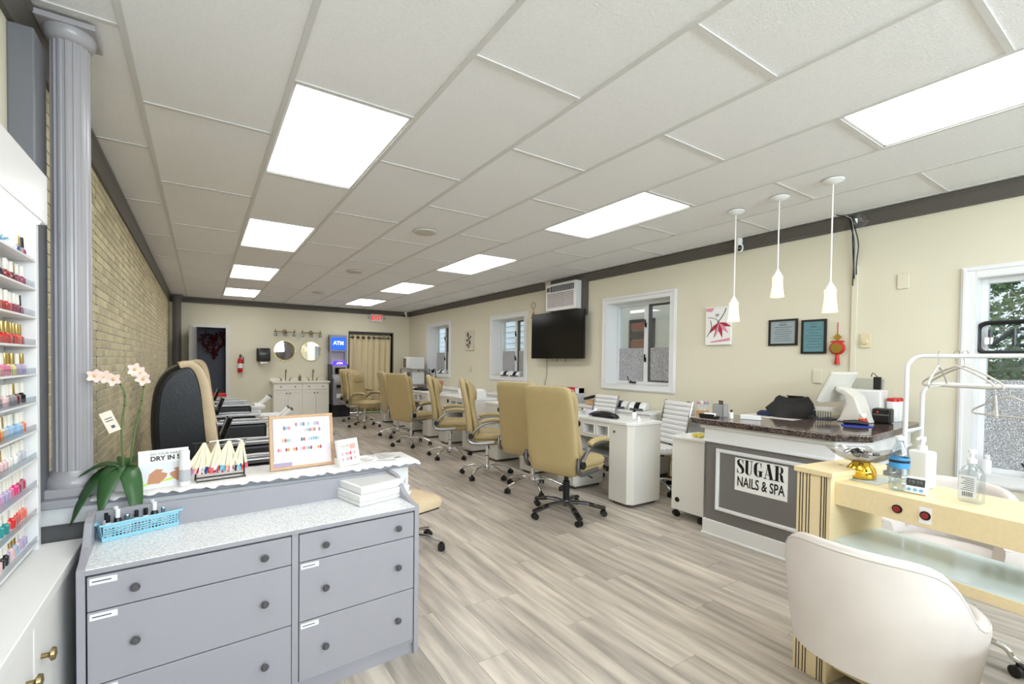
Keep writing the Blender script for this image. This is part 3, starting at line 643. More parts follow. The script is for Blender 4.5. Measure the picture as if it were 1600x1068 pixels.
# thermostat, blank plates, outlet
def plate(name, label, cat, u, v, hw, hh, mat, knob=None):
    p = on(u, v, x=XR-.01); t = thing(name, label, cat, (XR-.001, p.y, p.z)); MB().box(-.012, 0, -hw, hw, -hh, hh).build('cover', mat, t, bevel=.004)
    if knob: MB(Matrix.Translation((-.012, 0, -.01)) @ Matrix.Rotation(-PI/2, 4, 'Y')).lathe([(.0, .02), (.018, .018), (.022, 0)], n=18).build('knob', mat, t, smooth=True)
    return t
IV = M('ivory_plastic', (226, 214, 178), .4)
plate('thermostat', 'ivory dial thermostat on the wall beside the wire chase', 'thermostat', 1352, 532, .036, .06, IV, 1)
plate('wall_plate', 'blank painted plate high on the wall near the big window', 'wall plate', 1411, 439, .036, .06, WALL)
plate('wall_plate', 'blank painted plate low on the wall behind the reception counter', 'wall plate', 1277, 588, .036, .06, WALL)
t = plate('wall_outlet', 'ivory outlet with plug on the wall under the flower canvas', 'outlet', 735, 575, .036, .06, IV); MB().box(-.05, -.012, -.02, .02, -.06, -.02).build('plug', IV, t, bevel=.004)
# wires and plastic from the ceiling, cable chase down the wall
p = on(1338, 345, x=XR-.02); q = on(1332, 560, x=XR-.02)
t = thing('cable_chase', 'white cable raceway with loose black wires dropping from the crown moulding', 'raceway', (XR-.001, p.y, .93))
MB().box(-.018, 0, -.02, .02, .1, 1.28).build('raceway', WALL, t, bevel=.003)
for i in range(4):
    o_ = (-.012+.008*i); MB().tube(spline([(-.11-.02*i, .09, 1.70), (-.07, .03+o_, 1.68), (-.06, .01+o_, 1.6), (-.05, o_*2.5-.03*(i == 3), 1.45), (-.025, o_, 1.30-.06*i), (-.022, o_, 1.2)]), .004, 6).build('wire', BLACK if i != 1 else LGREY, t, smooth=True)
MB().pillow([(-.08, -.05, 1.58, .02, .03), (-.085, -.06, 1.62, .035, .06), (-.08, -.05, 1.66, .02, .04), (-.08, -.04, 1.69, .01, .02)], 9, 2).build('plastic_wrap', CLEAR, t)
# lucky red hanger between window and television
p = on(833, 477, x=XR-.02); t = thing('hanging_charm', 'coral paper charm hanging on a cord beside the television', 'ornament', (XR-.015, p.y, p.z))
MB().tube(arc((0, 0, .0), .05, 0, 360, 14, 'yz')[:-1], .004, 6, closed=True).build('loop', BRASS, t); MB().cyl((0, 0, -.05), (0, 0, -.12), .003, n=6).build('cord', REDS, t); MB().prism([(0, -.10), (.06, -.22), (-.06, -.22)], -.004, .004, 'x').build('pennant', M('coral_paper', (232, 120, 100), .7), t)
# pendants over the counter
for q, (u, v, yb) in enumerate(((1150, 330, 502), (1218, 308, 464), (1302, 281, 488))):
    p = on(u, v, z=ZC); zb = None
    dd = math.hypot(p.x, p.y); e = on(u-3, yb, y=p.y); zb = e.z
    t = thing('pendant_lamp', 'lit frosted tulip pendant lamp on a white stem, %s' % ('hanging nearest the dancer canvas', 'the middle one of three', 'nearest the wire chase')[q], 'lamp', (p.x, p.y, ZC), group='pendants over the reception counter')
    MB().lathe([(.0, 0), (.065, 0), (.065, -.008), (.045, -.022), (.015, -.03), (.0, -.03)], n=28).build('canopy', PLASTW, t, smooth=True)
    h = zb-ZC
    MB().cyl((0, 0, -.02), (0, 0, h+.2), .005, n=8).build('stem', PLASTW, t)
    MB().lathe([(.006, h+.215), (.012, h+.2), (.03, h+.17), (.032, h+.15), (.0, h+.15)], n=20).build('socket_cup', PLASTW, t, smooth=True)
    sh = bpy.data.materials.get('pendant_glass')
    if not sh: sh = M('pendant_glass', (255, 218, 160), .4, emit=PENDANT_W*.55)
    MB().lathe([(.032, h+.155), (.036, h+.155), (.034, h+.13), (.036, h+.08), (.046, h), (.043, h), (.033, h+.08), (.031, h+.13)], n=28, ring=True).build('shade', sh, t, smooth=True)
    MB().lathe([(.0, h+.03), (.014, h+.035), (.02, h+.06), (.012, h+.1), (.0, h+.11)], n=14).build('bulb', M('lit_bulb', (255, 240, 210), .4, emit=PENDANT_W*2), t, smooth=True)
# ================================================================ left foreground
ZL = .82                    # top of the half wall
struct(MB().box(XL, .93, 2.36, 2.54, 0, ZL-.04).build('wall_half', M('grey_half_wall', (120, 119, 120), .5)))
hwall = bpy.data.objects['wall_half']
MB().box(XL, 1.0, 2.30, 2.58, ZL-.03, ZL).build('cap_board', GREY, hwall, bevel=.004)
MB().box(XL, .94, 2.335, 2.36, ZL-.10, ZL-.03).build('apron_board', WHITEP, hwall, bevel=.004)
MB().box(.93, .95, 2.34, 2.56, 0, ZL-.03).build('end_board', WHITEP, hwall, bevel=.004)
struct(MB().box(XL, XL+.07, 2.26, 2.41, ZL, ZC-.12).build('trim_6', M('slate_grey_post', (112, 113, 118), .45), bevel=.005))
t = thing('fluted_column', 'tall grey fluted column standing on the half wall in front of the brick', 'column', (-.435, 2.43, ZL))
column_parts(t, .062, ZC-ZL-.003, M('grey_column_paint', (166, 163, 166), .28))
# white base cabinet under the rack
CT = .69
t = thing('base_cabinet', 'white laminate base cabinet below the nail polish rack', 'cabinet', (XL+.003, .55, 0))
MB().box(0, .17, 0, 1.66, .08, CT-.035).build('carcass', WHITE, t); MB().box(0, .20, -.01, 1.68, CT-.035, CT).build('worktop', WHITE, t, bevel=.003); MB().box(0, .14, .02, 1.64, 0, .08).build('toe_kick', DGREY, t)
for i in range(3):
    y_ = .01+i*.55; d = MB().box(.172, .19, y_, y_+.54, .1, CT-.05).build('door', WHITE, t, bevel=.003)
    MB(Matrix.Translation((.19, y_+(.48 if i % 2 else .06), CT-.16)) @ Matrix.Rotation(PI/2, 4, 'Y')).lathe([(.007, 0), (.007, .015), (.018, .022), (.016, .03), (.0, .034)], n=16).build('knob', BRASS, d, smooth=True)
# polish rack
RX0, RXF = XL+.003, -.48
r0, r1 = .95, on(62, 600, x=RXF).y
zt0 = on(62, 352, x=RXF).z; zv = on(70, 285, x=RXF).z
t = thing('polish_rack', 'white wall rack of narrow shelves full of nail polish bottles', 'rack', (RX0, r0, CT))
D_ = RXF-RX0; RL = r1-r0; RH = zt0-CT
MB().box(0, .008, 0, RL, 0, RH).build('back_panel', PLASTW, t); MB().box(.008, D_, RL-.03, RL, 0, RH).build('side_panel', PLASTW, t, bevel=.002); MB().box(.008, D_, 0, .02, 0, RH).build('side_panel', PLASTW, t)
MB().box(0, D_+.022, 0, RL+.01, RH, RH+(zv-zt0)).build('valance', PLASTW, t, bevel=.004)
MB().box(.02, D_+.01, .0, RL-.03, RH-.006, RH).build('light_strip', M('rack_led_strip', (255, 255, 250), .4, emit=3), t)
NSH = 11; sy = []
for i in range(NSH):
    v = 407+(856-407)*i/(NSH-1); z_ = on(52, v, x=RXF).z-CT; sy.append(z_)
    z_ = max(z_, .004)
    s_ = MB().box(.008, D_, .02, RL-.03, z_-.0, z_+.006).build('shelf', PLASTW, t)
    MB().box(D_-.004, D_-.001, .02, RL-.035, z_+.006, z_+.026).build('acrylic_lip', CLEAR, s_)
PAL = {'teal blue': (52, 138, 176), 'forest green': (30, 96, 66), 'sky blue': (110, 176, 214), 'navy blue': (34, 62, 120), 'magenta': (178, 20, 78), 'wine red': (120, 16, 36), 'dark red': (150, 18, 30), 'plum': (72, 18, 48), 'cherry red': (196, 24, 40), 'bright red': (222, 44, 44), 'orange': (236, 110, 56), 'coral': (240, 124, 104), 'pale yellow': (232, 218, 150), 'lavender': (188, 168, 204), 'blush pink': (238, 200, 200), 'milky white': (240, 236, 232), 'grey': (150, 148, 150), 'black': (24, 22, 26), 'glitter gold': (206, 172, 110), 'glitter silver': (196, 198, 206), 'hot pink': (232, 60, 130), 'rose pink': (232, 122, 156), 'powder blue': (160, 196, 226), 'turquoise': (30, 150, 150)}
SHELF = [('teal blue', 'forest green', 'sky blue', 'teal blue', 'navy blue', 'sky blue'), ('dark red', 'wine red', 'plum', 'cherry red', 'dark red', 'magenta'), ('cherry red', 'bright red', 'coral', 'hot pink', 'magenta', 'wine red'), ('bright red', 'orange', 'bright red', 'cherry red', 'orange'), ('pale yellow', 'lavender', 'rose pink', 'pale yellow', 'lavender'), ('blush pink', 'milky white', 'blush pink', 'grey', 'wine red', 'black'), ('blush pink', 'glitter gold', 'glitter silver', 'powder blue', 'orange'), ('rose pink', 'blush pink', 'milky white', 'glitter silver'), ('hot pink', 'rose pink', 'lavender', 'hot pink', 'magenta'), ('turquoise', 'turquoise', 'coral', 'bright red', 'coral'), ('orange', 'blush pink', 'black', 'blush pink', 'powder blue', 'lavender')]
ORD = ('top', 'second', 'third', 'fourth', 'fifth', 'sixth', 'seventh', 'eighth', 'ninth', 'tenth', 'bottom')
capm = {'white': M('polish_cap_white', (244, 240, 228), .25), 'gold': M('polish_cap_gold', (206, 178, 110), .25, .8), 'black': BLACK}
bodym = {}; capme = {k: MB().lathe([(.0075, 0), (.008, .002), (.0065, .034), (.0, .035)], n=10).mesh('cap', v, smooth=True) for k, v in capm.items()}
for k, c in PAL.items():
    bodym[k] = MB().pillow([(0, 0, 0, .0115, .0125), (0, 0, .003, .013, .0135), (0, 0, .026, .0125, .0135), (0, 0, .031, .007, .007), (0, 0, .036, .0055, .0055)], 12, 4).mesh('bottle_body', M('lacquer_'+k.replace(' ', '_'), c, .12, coat=.5), smooth=True)
rnd = random.Random(11)
for i in range(NSH):
    y_ = 1.785
    n_ = 0
    while y_ < r1-.045:
        seq = SHELF[i]; k = seq[min(int((y_-1.785)/(r1-.045-1.785)*len(seq)*.999), len(seq)-1)] if rnd.random() < .7 else rnd.choice(seq)
        cp = 'gold' if (i in (4, 3) and rnd.random() < .8) or rnd.random() < .12 else 'white'
        last = y_+.0285 >= r1-.045
        if last and i in (0, 2): k, cp = 'magenta', 'black'
        if i == 8: cp = 'black' if rnd.random() < .25 else 'white'
        o = thing('nail_polish_bottle', '%s nail polish with %s cap on %s shelf of the white rack' % (k, cp, ORD[i]), 'nail polish', (RXF-.034+rnd.uniform(-.004, .004), y_, CT+max(sy[i], .004)+.0062), rnd.uniform(-.2, .2), 'nail polish bottles on the rack')
        link('bottle_body', bodym[k], o); link('cap', capme[cp], o, (0, 0, .034))
        y_ += .0285+rnd.uniform(0, .002)
# ---------------------------------------------------------------- dresser
a = on(118, 893, z=.69); c = on(655, 789, z=.69); rz = math.atan2(c.y-a.y, c.x-a.x); DW = (c-a).length; DD = .335; DH = .69
t = thing('dresser', 'wide grey six drawer dresser with white speckled top in front of the half wall', 'dresser', (a.x, a.y, 0), rz)
side = [(0, .0), (0, DH), (.06, DH+.008), (.13, DH+.03), (.17, DH+.06), (.2, DH+.09), (.24, DH+.1), (DD, DH+.105), (DD, 0)]
for x_ in (0, DW-.022): MB().prism(side, x_, x_+.022, 'x').build('side_panel', GREY, t, bevel=.002)
MB().box(.022, DW-.022, DD-.018, DD, .06, DH+.098).build('back_panel', GREY, t); MB().box(.022, DW-.022, .0, DD-.018, DH-.02, DH-.004).build('top_board', GREY, t)
MB().box(.022, DW-.022, .0, DD-.018, DH-.004, DH).build('top_lining', speckle('speckled_quartz_film', (236, 237, 237), [(216, 218, 219), (245, 245, 245), (204, 207, 209)], 240, .25, .6), t)
mid = DW*.545
MB().box(mid-.012, mid+.012, .006, DD-.02, .06, DH-.02).build('divider', GREY, t); MB().box(.022, DW-.022, .02, .04, .0, .06).build('plinth', GREY, t); MB().box(.022, DW-.022, .012, DD-.02, .05, .066).build('bottom_board', GREY, t)
MB().box(.022, DW-.022, .04, DD-.02, .066, DH-.02).build('drawer_box_fill', M('drawer_gap', (50, 50, 54), .8), t)
KN = M('graphite_knob', (88, 88, 92), .3, .3)
for x0, x1 in ((.026, mid-.015), (mid+.015, DW-.026)):
    for z0, z1 in ((.07, .308), (.312, .548), (.552, DH-.028)):
        d = MB().box(x0, x1, .002, .022, z0, z1).build('drawer_front', GREY, t, bevel=.002)
        for f_ in (.2, .84):
            MB(Matrix.Translation((x0+(x1-x0)*f_, .002, (z0+z1)/2)) @ Matrix.Rotation(PI/2, 4, 'X')).lathe([(.006, 0), (.006, .01), (.013, .014), (.014, .02), (.009, .027), (.0, .028)], n=16).build('knob', KN, d, smooth=True)
        if not (x0 > .3 and z0 > .5):
            s_ = MB().box(x0+.006, x0+.075, .0006, .002, z1-.026, z1-.006).build('label_strip', PAPER, d); MB().box(x0+.012, x0+.06, .0002, .0006, z1-.018, z1-.014).build('printed_line', M('print_grey', (90, 100, 110), .7), s_)
DM = Matrix.Translation((a.x, a.y, 0)) @ Matrix.Rotation(rz, 4, 'Z')
def dpt(x_, y_, z_=0): return DM @ Vector((x_, y_, DH+z_+.0005))
# blue basket with bottles
p = on(155, 850, z=DH); p2 = on(262, 825, z=DH); bz = math.atan2(p2.y-p.y, p2.x-p.x)
BLU = M('sky_blue_plastic', (150, 208, 226), .4)
t = thing('plastic_basket', 'light blue perforated plastic basket of nail products on the dresser', 'basket', (p.x+.008, p.y+.012, DH+.001), bz)
L_, W_, H_ = .235, .095, .062
MB().box(.004, L_-.004, .004, W_-.004, 0, .003).build('floor_panel', BLU, t)
def lattice(m4, ln):
    b = MB(m4); n_ = int(ln/.011); b.box(0, ln, -.001, .001, 0, .014); b.box(0, ln, -.001, .001, H_-.014, H_)
    for i in range(n_+1): xx = i*(ln-.004)/n_; b.box(xx, xx+.004, -.001, .001, .014, H_-.014)
    for j in range(1, 4): zz = .014+j*(H_-.028)/4; b.box(0, ln, -.001, .001, zz-.002, zz+.002)
    return b
for m4, ln in ((Matrix.Translation((0, .002, 0)) @ Matrix.Rotation(.12, 4, 'X'), L_), (Matrix.Translation((0, W_-.002, 0)) @ Matrix.Rotation(-.12, 4, 'X'), L_), (Matrix.Translation((0, 0, 0)) @ Matrix.Rotation(PI/2, 4, 'Z') @ Matrix.Rotation(-.12, 4, 'X'), W_), (Matrix.Translation((L_, 0, 0)) @ Matrix.Rotation(PI/2, 4, 'Z') @ Matrix.Rotation(.12, 4, 'X'), W_)):
    lattice(m4, ln).build('lattice_side', BLU, t)
rim = [(-.01, -.01, H_), (L_+.01, -.01, H_), (L_+.01, W_+.01, H_), (-.01, W_+.01, H_)]
MB().tube(rim, .004, 8, closed=True).build('rim', BLU, t)
for xx in (-.016, L_+.016): MB().box(xx-.01, xx+.01, .02, W_-.02, H_-.004, H_+.003).build('handle', BLU, t, bevel=.002)
BM = Matrix.Translation((p.x+.008, p.y+.012, DH+.001)) @ Matrix.Rotation(bz, 4, 'Z')
items = [('white', (244, 244, 244), .085, .011, 'white tube'), ('black', (22, 22, 24), .09, .012, 'black bottle'), ('pink', (236, 150, 170), .07, .014, 'pink jar'), ('steel', (190, 192, 196), .08, .01, 'steel-capped bottle')]
for i in range(16):
    cn, c_, h, r_, nm = items[i % 4]; h += .012*((i*7) % 4)/3
    q = BM @ Vector((.02+.2*((i % 8)/7)+.004*(i // 8), .026+.044*(i // 8), .0035))
    where = ('end by the handle near the column', 'middle near the column', 'middle near the drawer front', 'end away from the column')[min(3, (i % 8)//2)]
    t2 = thing('product_bottle', '%s in the blue basket, %s row, %s' % (nm, ('front', 'rear')[i // 8], where), 'bottle', q, .4*i, 'bottles in the blue basket')
    MB().lathe([(.0, 0), (r_, .001), (r_, h*.62), (r_*.6, h*.68)], n=14).build('body', M('basket_%s' % cn, c_, .3), t2, smooth=True)
    MB().lathe([(r_*.62, h*.66), (r_*.66, h*.98), (.0, h)], n=12).build('cap', (BLACK, PLASTW, CHROME, BLACK)[i % 4], t2, smooth=True)
    MB().lathe([(r_*1.01, h*.2), (r_*1.03, h*.2), (r_*1.03, h*.5), (r_*1.01, h*.5)], n=14, ring=True).build('label_band', (LGREY, PAPER, PAPER, M('lacquer_magenta', (178, 20, 78), .12))[i % 4], t2)
# stack of tip boxes
GRID = M('tip_grid_print', (196, 196, 192), .3)
zz = DH+.001
p = on(570, 791, z=DH); p2 = on(650, 770, z=DH); tz = math.atan2(p2.y-p.y, p2.x-p.x)-.02
for i, (w0, d0, h0) in enumerate(((.285, .26, .018), (.275, .25, .032), (.24, .23, .034))):
    t = thing('tip_box', ('flat white box at the bottom of the stack on the dresser', 'white box in the middle of the stack on the dresser', 'white nail tip box with dotted lid, topmost on the dresser stack')[i], 'box', (p.x-.022+(.008 if i == 2 else 0), p.y+(.01 if i == 2 else .0), zz), tz, 'stack of boxes on the dresser')
    MB().box(0, w0, 0, d0, 0, h0-.004).build('tray', PLASTW, t, bevel=.003); MB().box(-.002, w0+.002, -.002, d0+.002, h0-.012, h0-.0005).build('lid', PLASTW, t, bevel=.003)
    if i == 2:
        b = MB()
        for r_ in range(20):
            for c_ in range(22): b.box(.014+c_*.0098, .014+c_*.0098+.005, .014+r_*.0102, .014+r_*.0102+.006, h0-.0005, h0+.0006)
        struct(b.build('dotted_print', GRID, t), 'stuff')
    zz += h0+.0008
# ---------------------------------------------------------------- things on the half wall
b = MB(); n_ = 90
xs = [-.36+1.35*i/n_ for i in range(n_+1)]
f_ = [2.272+.012*math.sin(i*.9)+.008*math.sin(i*2.3) for i in range(n_+1)]; k_ = [2.565+.008*math.sin(i*1.1) for i in range(n_+1)]
zf = [ZL+.0015 if f_[i] > 2.3 else ZL-.01-.006*math.sin(i*1.7) for i in range(n_+1)]
vs = []
for i in range(n_+1): vs += [(xs[i], f_[i], ZL-.008-.004*math.sin(i*1.7)), (xs[i], 2.298, ZL+.0012), (xs[i], k_[i], ZL+.0012)]
b.add(vs, [(3*i+j, 3*i+3+j, 3*i+4+j, 3*i+1+j) for i in range(n_) for j in range(2)])
o = tag(b.build('lace_runner', M('white_lace', (242, 240, 238), .9, var=.04, vscale=60, bump=.3, bscale=300), smooth=True), 'white scalloped lace runner lying along the half wall', 'table runner'); o.modifiers.new('thick', 'SOLIDIFY').thickness = .001
ZT = ZL+.0025
# orchid
p = on(208, 772, z=ZL); px_, py_ = -.27, 2.365
t = thing('potted_orchid', 'potted pale pink orchid with dark leaves beside the column', 'plant', (px_, py_, ZT))
MB().lathe([(.0, 0), (.035, 0), (.04, .01), (.048, .085), (.044, .085), (.038, .06), (.0, .06)], n=22).build('pot', PLASTW, t, smooth=True)
LEAF = M('orchid_leaf_green', (52, 92, 48), .35, var=.12, vscale=10)
def leaf(nm, base, dirv, ln, wd, droop, mat, par, up=.5):
    d = Vector((dirv[0], dirv[1], 0)).normalized(); s_ = Vector((-d.y, d.x, 0)); vs = []; n_ = 8
    for i in range(n_+1):
        u = i/n_; c_ = Vector(base)+d*(ln*(u*.9))+Vector((0, 0, up*ln*u-droop*ln*u*u)); w0 = wd*math.sin(PI*min(1, .06+u*.94))**.7
        vs += [c_-s_*w0+Vector((0, 0, .012*w0/wd)), c_, c_+s_*w0+Vector((0, 0, .012*w0/wd))]
    b = MB().add(vs, [(3*i+j, 3*i+3+j, 3*i+4+j, 3*i+1+j) for i in range(n_) for j in range(2)]); o = b.build(nm, mat, par, smooth=True); o.modifiers.new('thick', 'SOLIDIFY').thickness = .002; return o
for i, (dx, dy, ln, dr, up_) in enumerate(((-.3, -.9, .19, 1.3, .55), (.35, -.9, .2, 1.5, .5), (-1, .1, .19, .95, .6), (1, .2, .15, .5, .8), (-.85, -.6, .2, 1.35, .45), (.1, 1, .16, .7, .7))): leaf('leaf', (0, 0, .085), (dx, dy), ln, .035, dr, LEAF, t, up_)
STEM = M('orchid_stem', (92, 116, 64), .5); PET = M('orchid_petal', (246, 222, 210), .6, var=.06, vscale=30)
for k, ps in enumerate(([(0, 0, .08), (-.005, -.005, .25), (.005, 0, .38), (-.03, 0, .46), (-.085, -.01, .475)], [(.02, 0, .08), (.035, 0, .22), (.06, 0, .36), (.066, 0, .46), (.04, -.01, .5)])):
    sp = spline(ps); st = MB().tube(sp, [.0042-.002*i/len(sp) for i in range(len(sp))], 8).build('flower_stem', STEM, t, smooth=True)
    for j in range(5): q = sp[int(len(sp)*(.45+.1*j))-1]; MB().lathe([(.0, -.006), (.005, 0), (.0, .006)], q, 8).build('bud_node', M('dark_node', (60, 58, 40), .6), st)
    for j in range(3):
        q = Vector(sp[-1-3*j])+Vector((0, -.005, -.012)); fl = thing('flower', None, None); fl.parent = t; fl.location = q; bpy.data.objects.remove(fl)
        b = MB()
        for a_ in range(5):
            an = a_*2*PI/5+j; d = Vector((math.cos(an), -.25, math.sin(an))); e = Vector((-math.sin(an), 0, math.cos(an))); c_ = q; b.add([c_, c_+d*.014+e*.011, c_+d*.027+e*.004, c_+d*.027-e*.004, c_+d*.014-e*.011], [(0, 1, 2, 3, 4)])
        o = b.build('flower', PET, t); o.modifiers.new('thick', 'SOLIDIFY').thickness = .0012
        MB().lathe([(.0, -.006), (.006, 0), (.0, .008)], q+Vector((0, -.006, 0)), 8).build('flower_centre', M('orchid_centre', (232, 190, 120), .6), o)
b = MB(Matrix.Translation((-.055, -.02, .32)) @ Matrix.Rotation(math.radians(-22), 4, 'Y') @ Matrix.Rotation(.25, 4, 'Z')); b.box(-.02, .02, -.0008, .0008, -.085, 0)
tg = b.build('price_tag', M('tag_paper', (244, 226, 208), .7), t); b2 = MB(b.M); b2.box(-.012, .012, -.0014, -.0008, -.03, -.026); b2.box(-.012, .012, -.0014, -.0008, -.04, -.036); b2.box(-.004, .008, -.0014, -.0008, -.07, -.058); b2.build('tag_print', M('print_grey', (90, 100, 110), .7), tg)
# DRY IN 5 board
SKIN = M('printed_skin_tone', (196, 140, 106), .7); SKY = M('printed_pale_grey', (226, 228, 232), .7)
p = on(214, 776, z=ZL); q = on(292, 756, z=ZL); rz_ = math.atan2(q.y-p.y, q.x-p.x); p = Vector((-.215, 2.315, ZT)); wd = .175; ht = .155; rz_ = .22
t = thing('counter_sign', 'white counter card with hands photo reading DRY IN 5', 'sign', p, rz_)
lean = Matrix.Rotation(math.radians(-10), 4, 'X')
MB(lean).box(0, wd, 0, .003, 0, ht).build('card', PAPER, t)
b = MB(lean); b.box(.003, wd-.003, -.0006, 0, .003, .10); b.build('photo_print', SKY, t)
for x_, s_ in ((.062, 1), (.138, -1)):
    b = MB(lean @ Matrix.Translation((x_, -.001, .05))); b.prism([(-.036*s_, -.03), (.004*s_, -.034), (.03*s_, -.01), (.034*s_, .004), (.012*s_, .012), (.02*s_, .022), (-.004*s_, .026), (-.028*s_, .008)], -.0012, 0, 'y'); b.build('hand_print', SKIN, t)
b = MB(lean); b.prism([(.003, .012), (wd-.003, .034), (wd-.003, .044), (.003, .02)], -.0016, -.0005, 'y'); b.build('lime_stripe', M('printed_lime', (206, 222, 96), .6), t)
def leantext(nm, body, size, loc, mat, **k): o = text(nm, body, size, mat, t, lean @ Vector(loc), (PI/2-math.radians(10), 0, 0), depth=.0004, **k); return o
leantext('headline', 'DRY IN 5', .026, (.092, -.0008, .118), INK, offset=.0008); leantext('subline', 'DO YOUR NAILS', .014, (.092, -.0008, .137), M('print_grey', (90, 100, 110), .7))
MB(lean).box(wd*.4, wd*.6, .003, .006, 0, ht*.6).build('easel_foot', PAPER, t)
t = thing('spray_bottle', 'slim white spray can standing before the DRY IN 5 card', 'bottle', (-.062, 2.315, ZT))
MB().lathe([(.0, 0), (.019, 0), (.0205, .003), (.0205, .105), (.017, .112)], n=20).build('can', PLASTW, t, smooth=True); MB().lathe([(.018, .112), (.0185, .145), (.015, .15), (.0, .15)], n=20).build('cap', PLASTW, t, smooth=True); MB().lathe([(.0206, .02), (.0209, .02), (.0209, .07), (.0206, .07)], n=20, ring=True).build('label_band', LGREY, t)
# swatch stick stand
p0 = on(302, 757, z=ZL); t = thing('swatch_stand', 'black wire stand hung with fans of nail colour swatch sticks', 'display stand', (.07, 2.385, ZT), .12); t.scale = (1.12, 1, 1)
wire = BLACK
MB().tube([(-.085, -.035, .003), (.085, -.035, .003), (.085, .035, .003), (-.085, .035, .003)], .003, 8, closed=True).build('base_ring', wire, t)
for x_ in (-.085, .085): MB().tube([(x_, 0, .003), (x_, 0, .15), (x_*.9, 0, .165)], .003, 8).build('upright', wire, t)
MB().cyl((-.095, 0, .165), (.095, 0, .165), .003, n=8).build('crossbar', wire, t)
MB().tube(spline([(-.04, -.012, .168), (.03, -.012, .172), (.07, -.01, .165), (.085, -.008, .14)]), .003, 8).build('ring_clip', PLASTW, t)
STK = M('swatch_ivory', (246, 238, 206), .4); cols_ = [(150, 30, 50), (230, 90, 110), (40, 60, 120), (230, 200, 210), (180, 150, 200), (220, 60, 60), (60, 40, 60), (240, 170, 150), (120, 190, 210), (240, 240, 240)]
sm_ = MB().prism([(-.0022, 0), (.0022, 0), (.005, -.10), (.005, -.13), (-.005, -.13), (-.005, -.10)], -.0006, .0006, 'y').mesh('swatch_stick', STK)
tipm = [MB().prism([(-.0052, -.108), (.0052, -.108), (.0052, -.128), (0, -.136), (-.0052, -.128)], -.0016, .001, 'y').mesh('swatch_tip', M('swatch_tip_%d' % i, c_, .2)) for i, c_ in enumerate(cols_)]
for fcx, n_, sp_ in ((-.055, 14, 44), (-.01, 14, 30), (.03, 16, 44), (.075, 9, 26)):
    for i in range(n_):
        an = math.radians(-sp_/2+sp_*i/(n_-1)-6); o = link('swatch_stick', sm_, t, (fcx+.012*math.sin(an), -.012-.0017*(i % 6)+(.012 if i % 2 else 0), .158+.004*(i % 3))); o.rotation_euler = (math.radians(rnd.uniform(-6, 6)), an*-1, rnd.uniform(-.2, .2)); link('swatch_tip', tipm[(i*3+int(fcx*100)) % 10], o)
# framed sample poster
p = on(421, 741, z=ZL); q = on(522, 727, z=ZL); rz_ = .10
WOOD = M('light_oak_frame', (206, 168, 128), .5, var=.06, vscale=20)
t = thing('sample_poster', 'wood framed poster of nail colour samples leaning on the half wall', 'picture frame', (.275, 2.40, ZT), rz_)
lean = Matrix.Rotation(math.radians(-9), 4, 'X'); wd, ht = .305, .262
for a_ in ((0, wd, 0, .014), (0, wd, ht-.014, ht), (0, .014, .014, ht-.014), (wd-.014, wd, .014, ht-.014)): MB(lean).box(a_[0], a_[1], -.006, .012, a_[2], a_[3]).build('frame_rail', WOOD, t, bevel=.002)
pp = MB(lean).box(.014, wd-.014, 0, .008, .014, ht-.014).build('poster', PAPER, t)
MB(lean).box(wd-.05, wd-.014, -.0008, 0, .014, ht-.014).build('pink_margin', M('printed_pale_pink', (240, 226, 232), .6), pp); MB(lean).box(.014, .10, -.0008, 0, .014, .034).build('violet_print', M('printed_violet', (178, 160, 190), .6), pp); MB(lean).box(.014, .019, -.0008, 0, .04, ht-.014).build('grey_margin', M('printed_mauve_grey', (170, 160, 172), .6), pp)
chips = [(150, 20, 40), (226, 80, 100), (240, 170, 170), (60, 30, 40), (120, 150, 190), (90, 170, 170), (236, 226, 220), (200, 150, 60), (180, 180, 190), (30, 30, 34)]
chm = [MB().loft([[(.0054*math.cos(2*PI*j/10)*k_, y_, .0095*math.sin(2*PI*j/10)*k_) for j in range(10)] for k_, y_ in ((1, 0), (1, -.0012), (.7, -.002))]).mesh('colour_chip', M('chip_%d' % i, c_, .2)) for i, c_ in enumerate(chips)]
rows_ = [(.215, .125, 10), (.215, .215, 4), (.185, .155, 11), (.14, .05, 6), (.14, .15, 9), (.095, .04, 21), (.2, .045, 5)]
for z_, x0_, n_ in rows_:
    for i in range(n_):
        if (i+n_) % 6 == 5: continue
        x_ = x0_+i*.0118
        if x_ > wd-.06: break
        o = link('colour_chip', chm[(i*i+n_) % 10 if n_ != 11 or i < 5 else 0], pp, lean @ Vector((x_, -.0002, z_))); o.rotation_euler = (math.radians(-9), 0, 0)
# small white frame
t = thing('sample_card_frame', 'small white frame with nail polish sample card beside the wooden poster', 'picture frame', (.583, 2.325, ZT), .42)
lean = Matrix.Rotation(math.radians(-14), 4, 'X'); wd, ht = .125, .135
for a_ in ((0, wd, 0, .01), (0, wd, ht-.01, ht), (0, .01, .01, ht-.01), (wd-.01, wd, .01, ht-.01)): MB(lean).box(a_[0], a_[1], -.006, .016, a_[2], a_[3]).build('frame_rail', PLASTW, t, bevel=.002)
pp = MB(lean).box(.01, wd-.01, 0, .01, .01, ht-.01).build('card', M('printed_card', (238, 236, 236), .6), t)
for z_, n_ in ((.035, 7), (.062, 7)):
    for i in range(n_): o = link('colour_chip', chm[(2, 6, 8, 2, 1, 6, 2)[i]], pp, lean @ Vector((.024+i*.0125, -.0002, z_))); o.rotation_euler = (math.radians(-14), 0, 0)
for i in range(4): MB(lean).box(.075+i*.009, .081+i*.009, -.001, 0, .082, .108).build('bottle_print', M('printed_coral', (226, 150, 130), .6), pp)
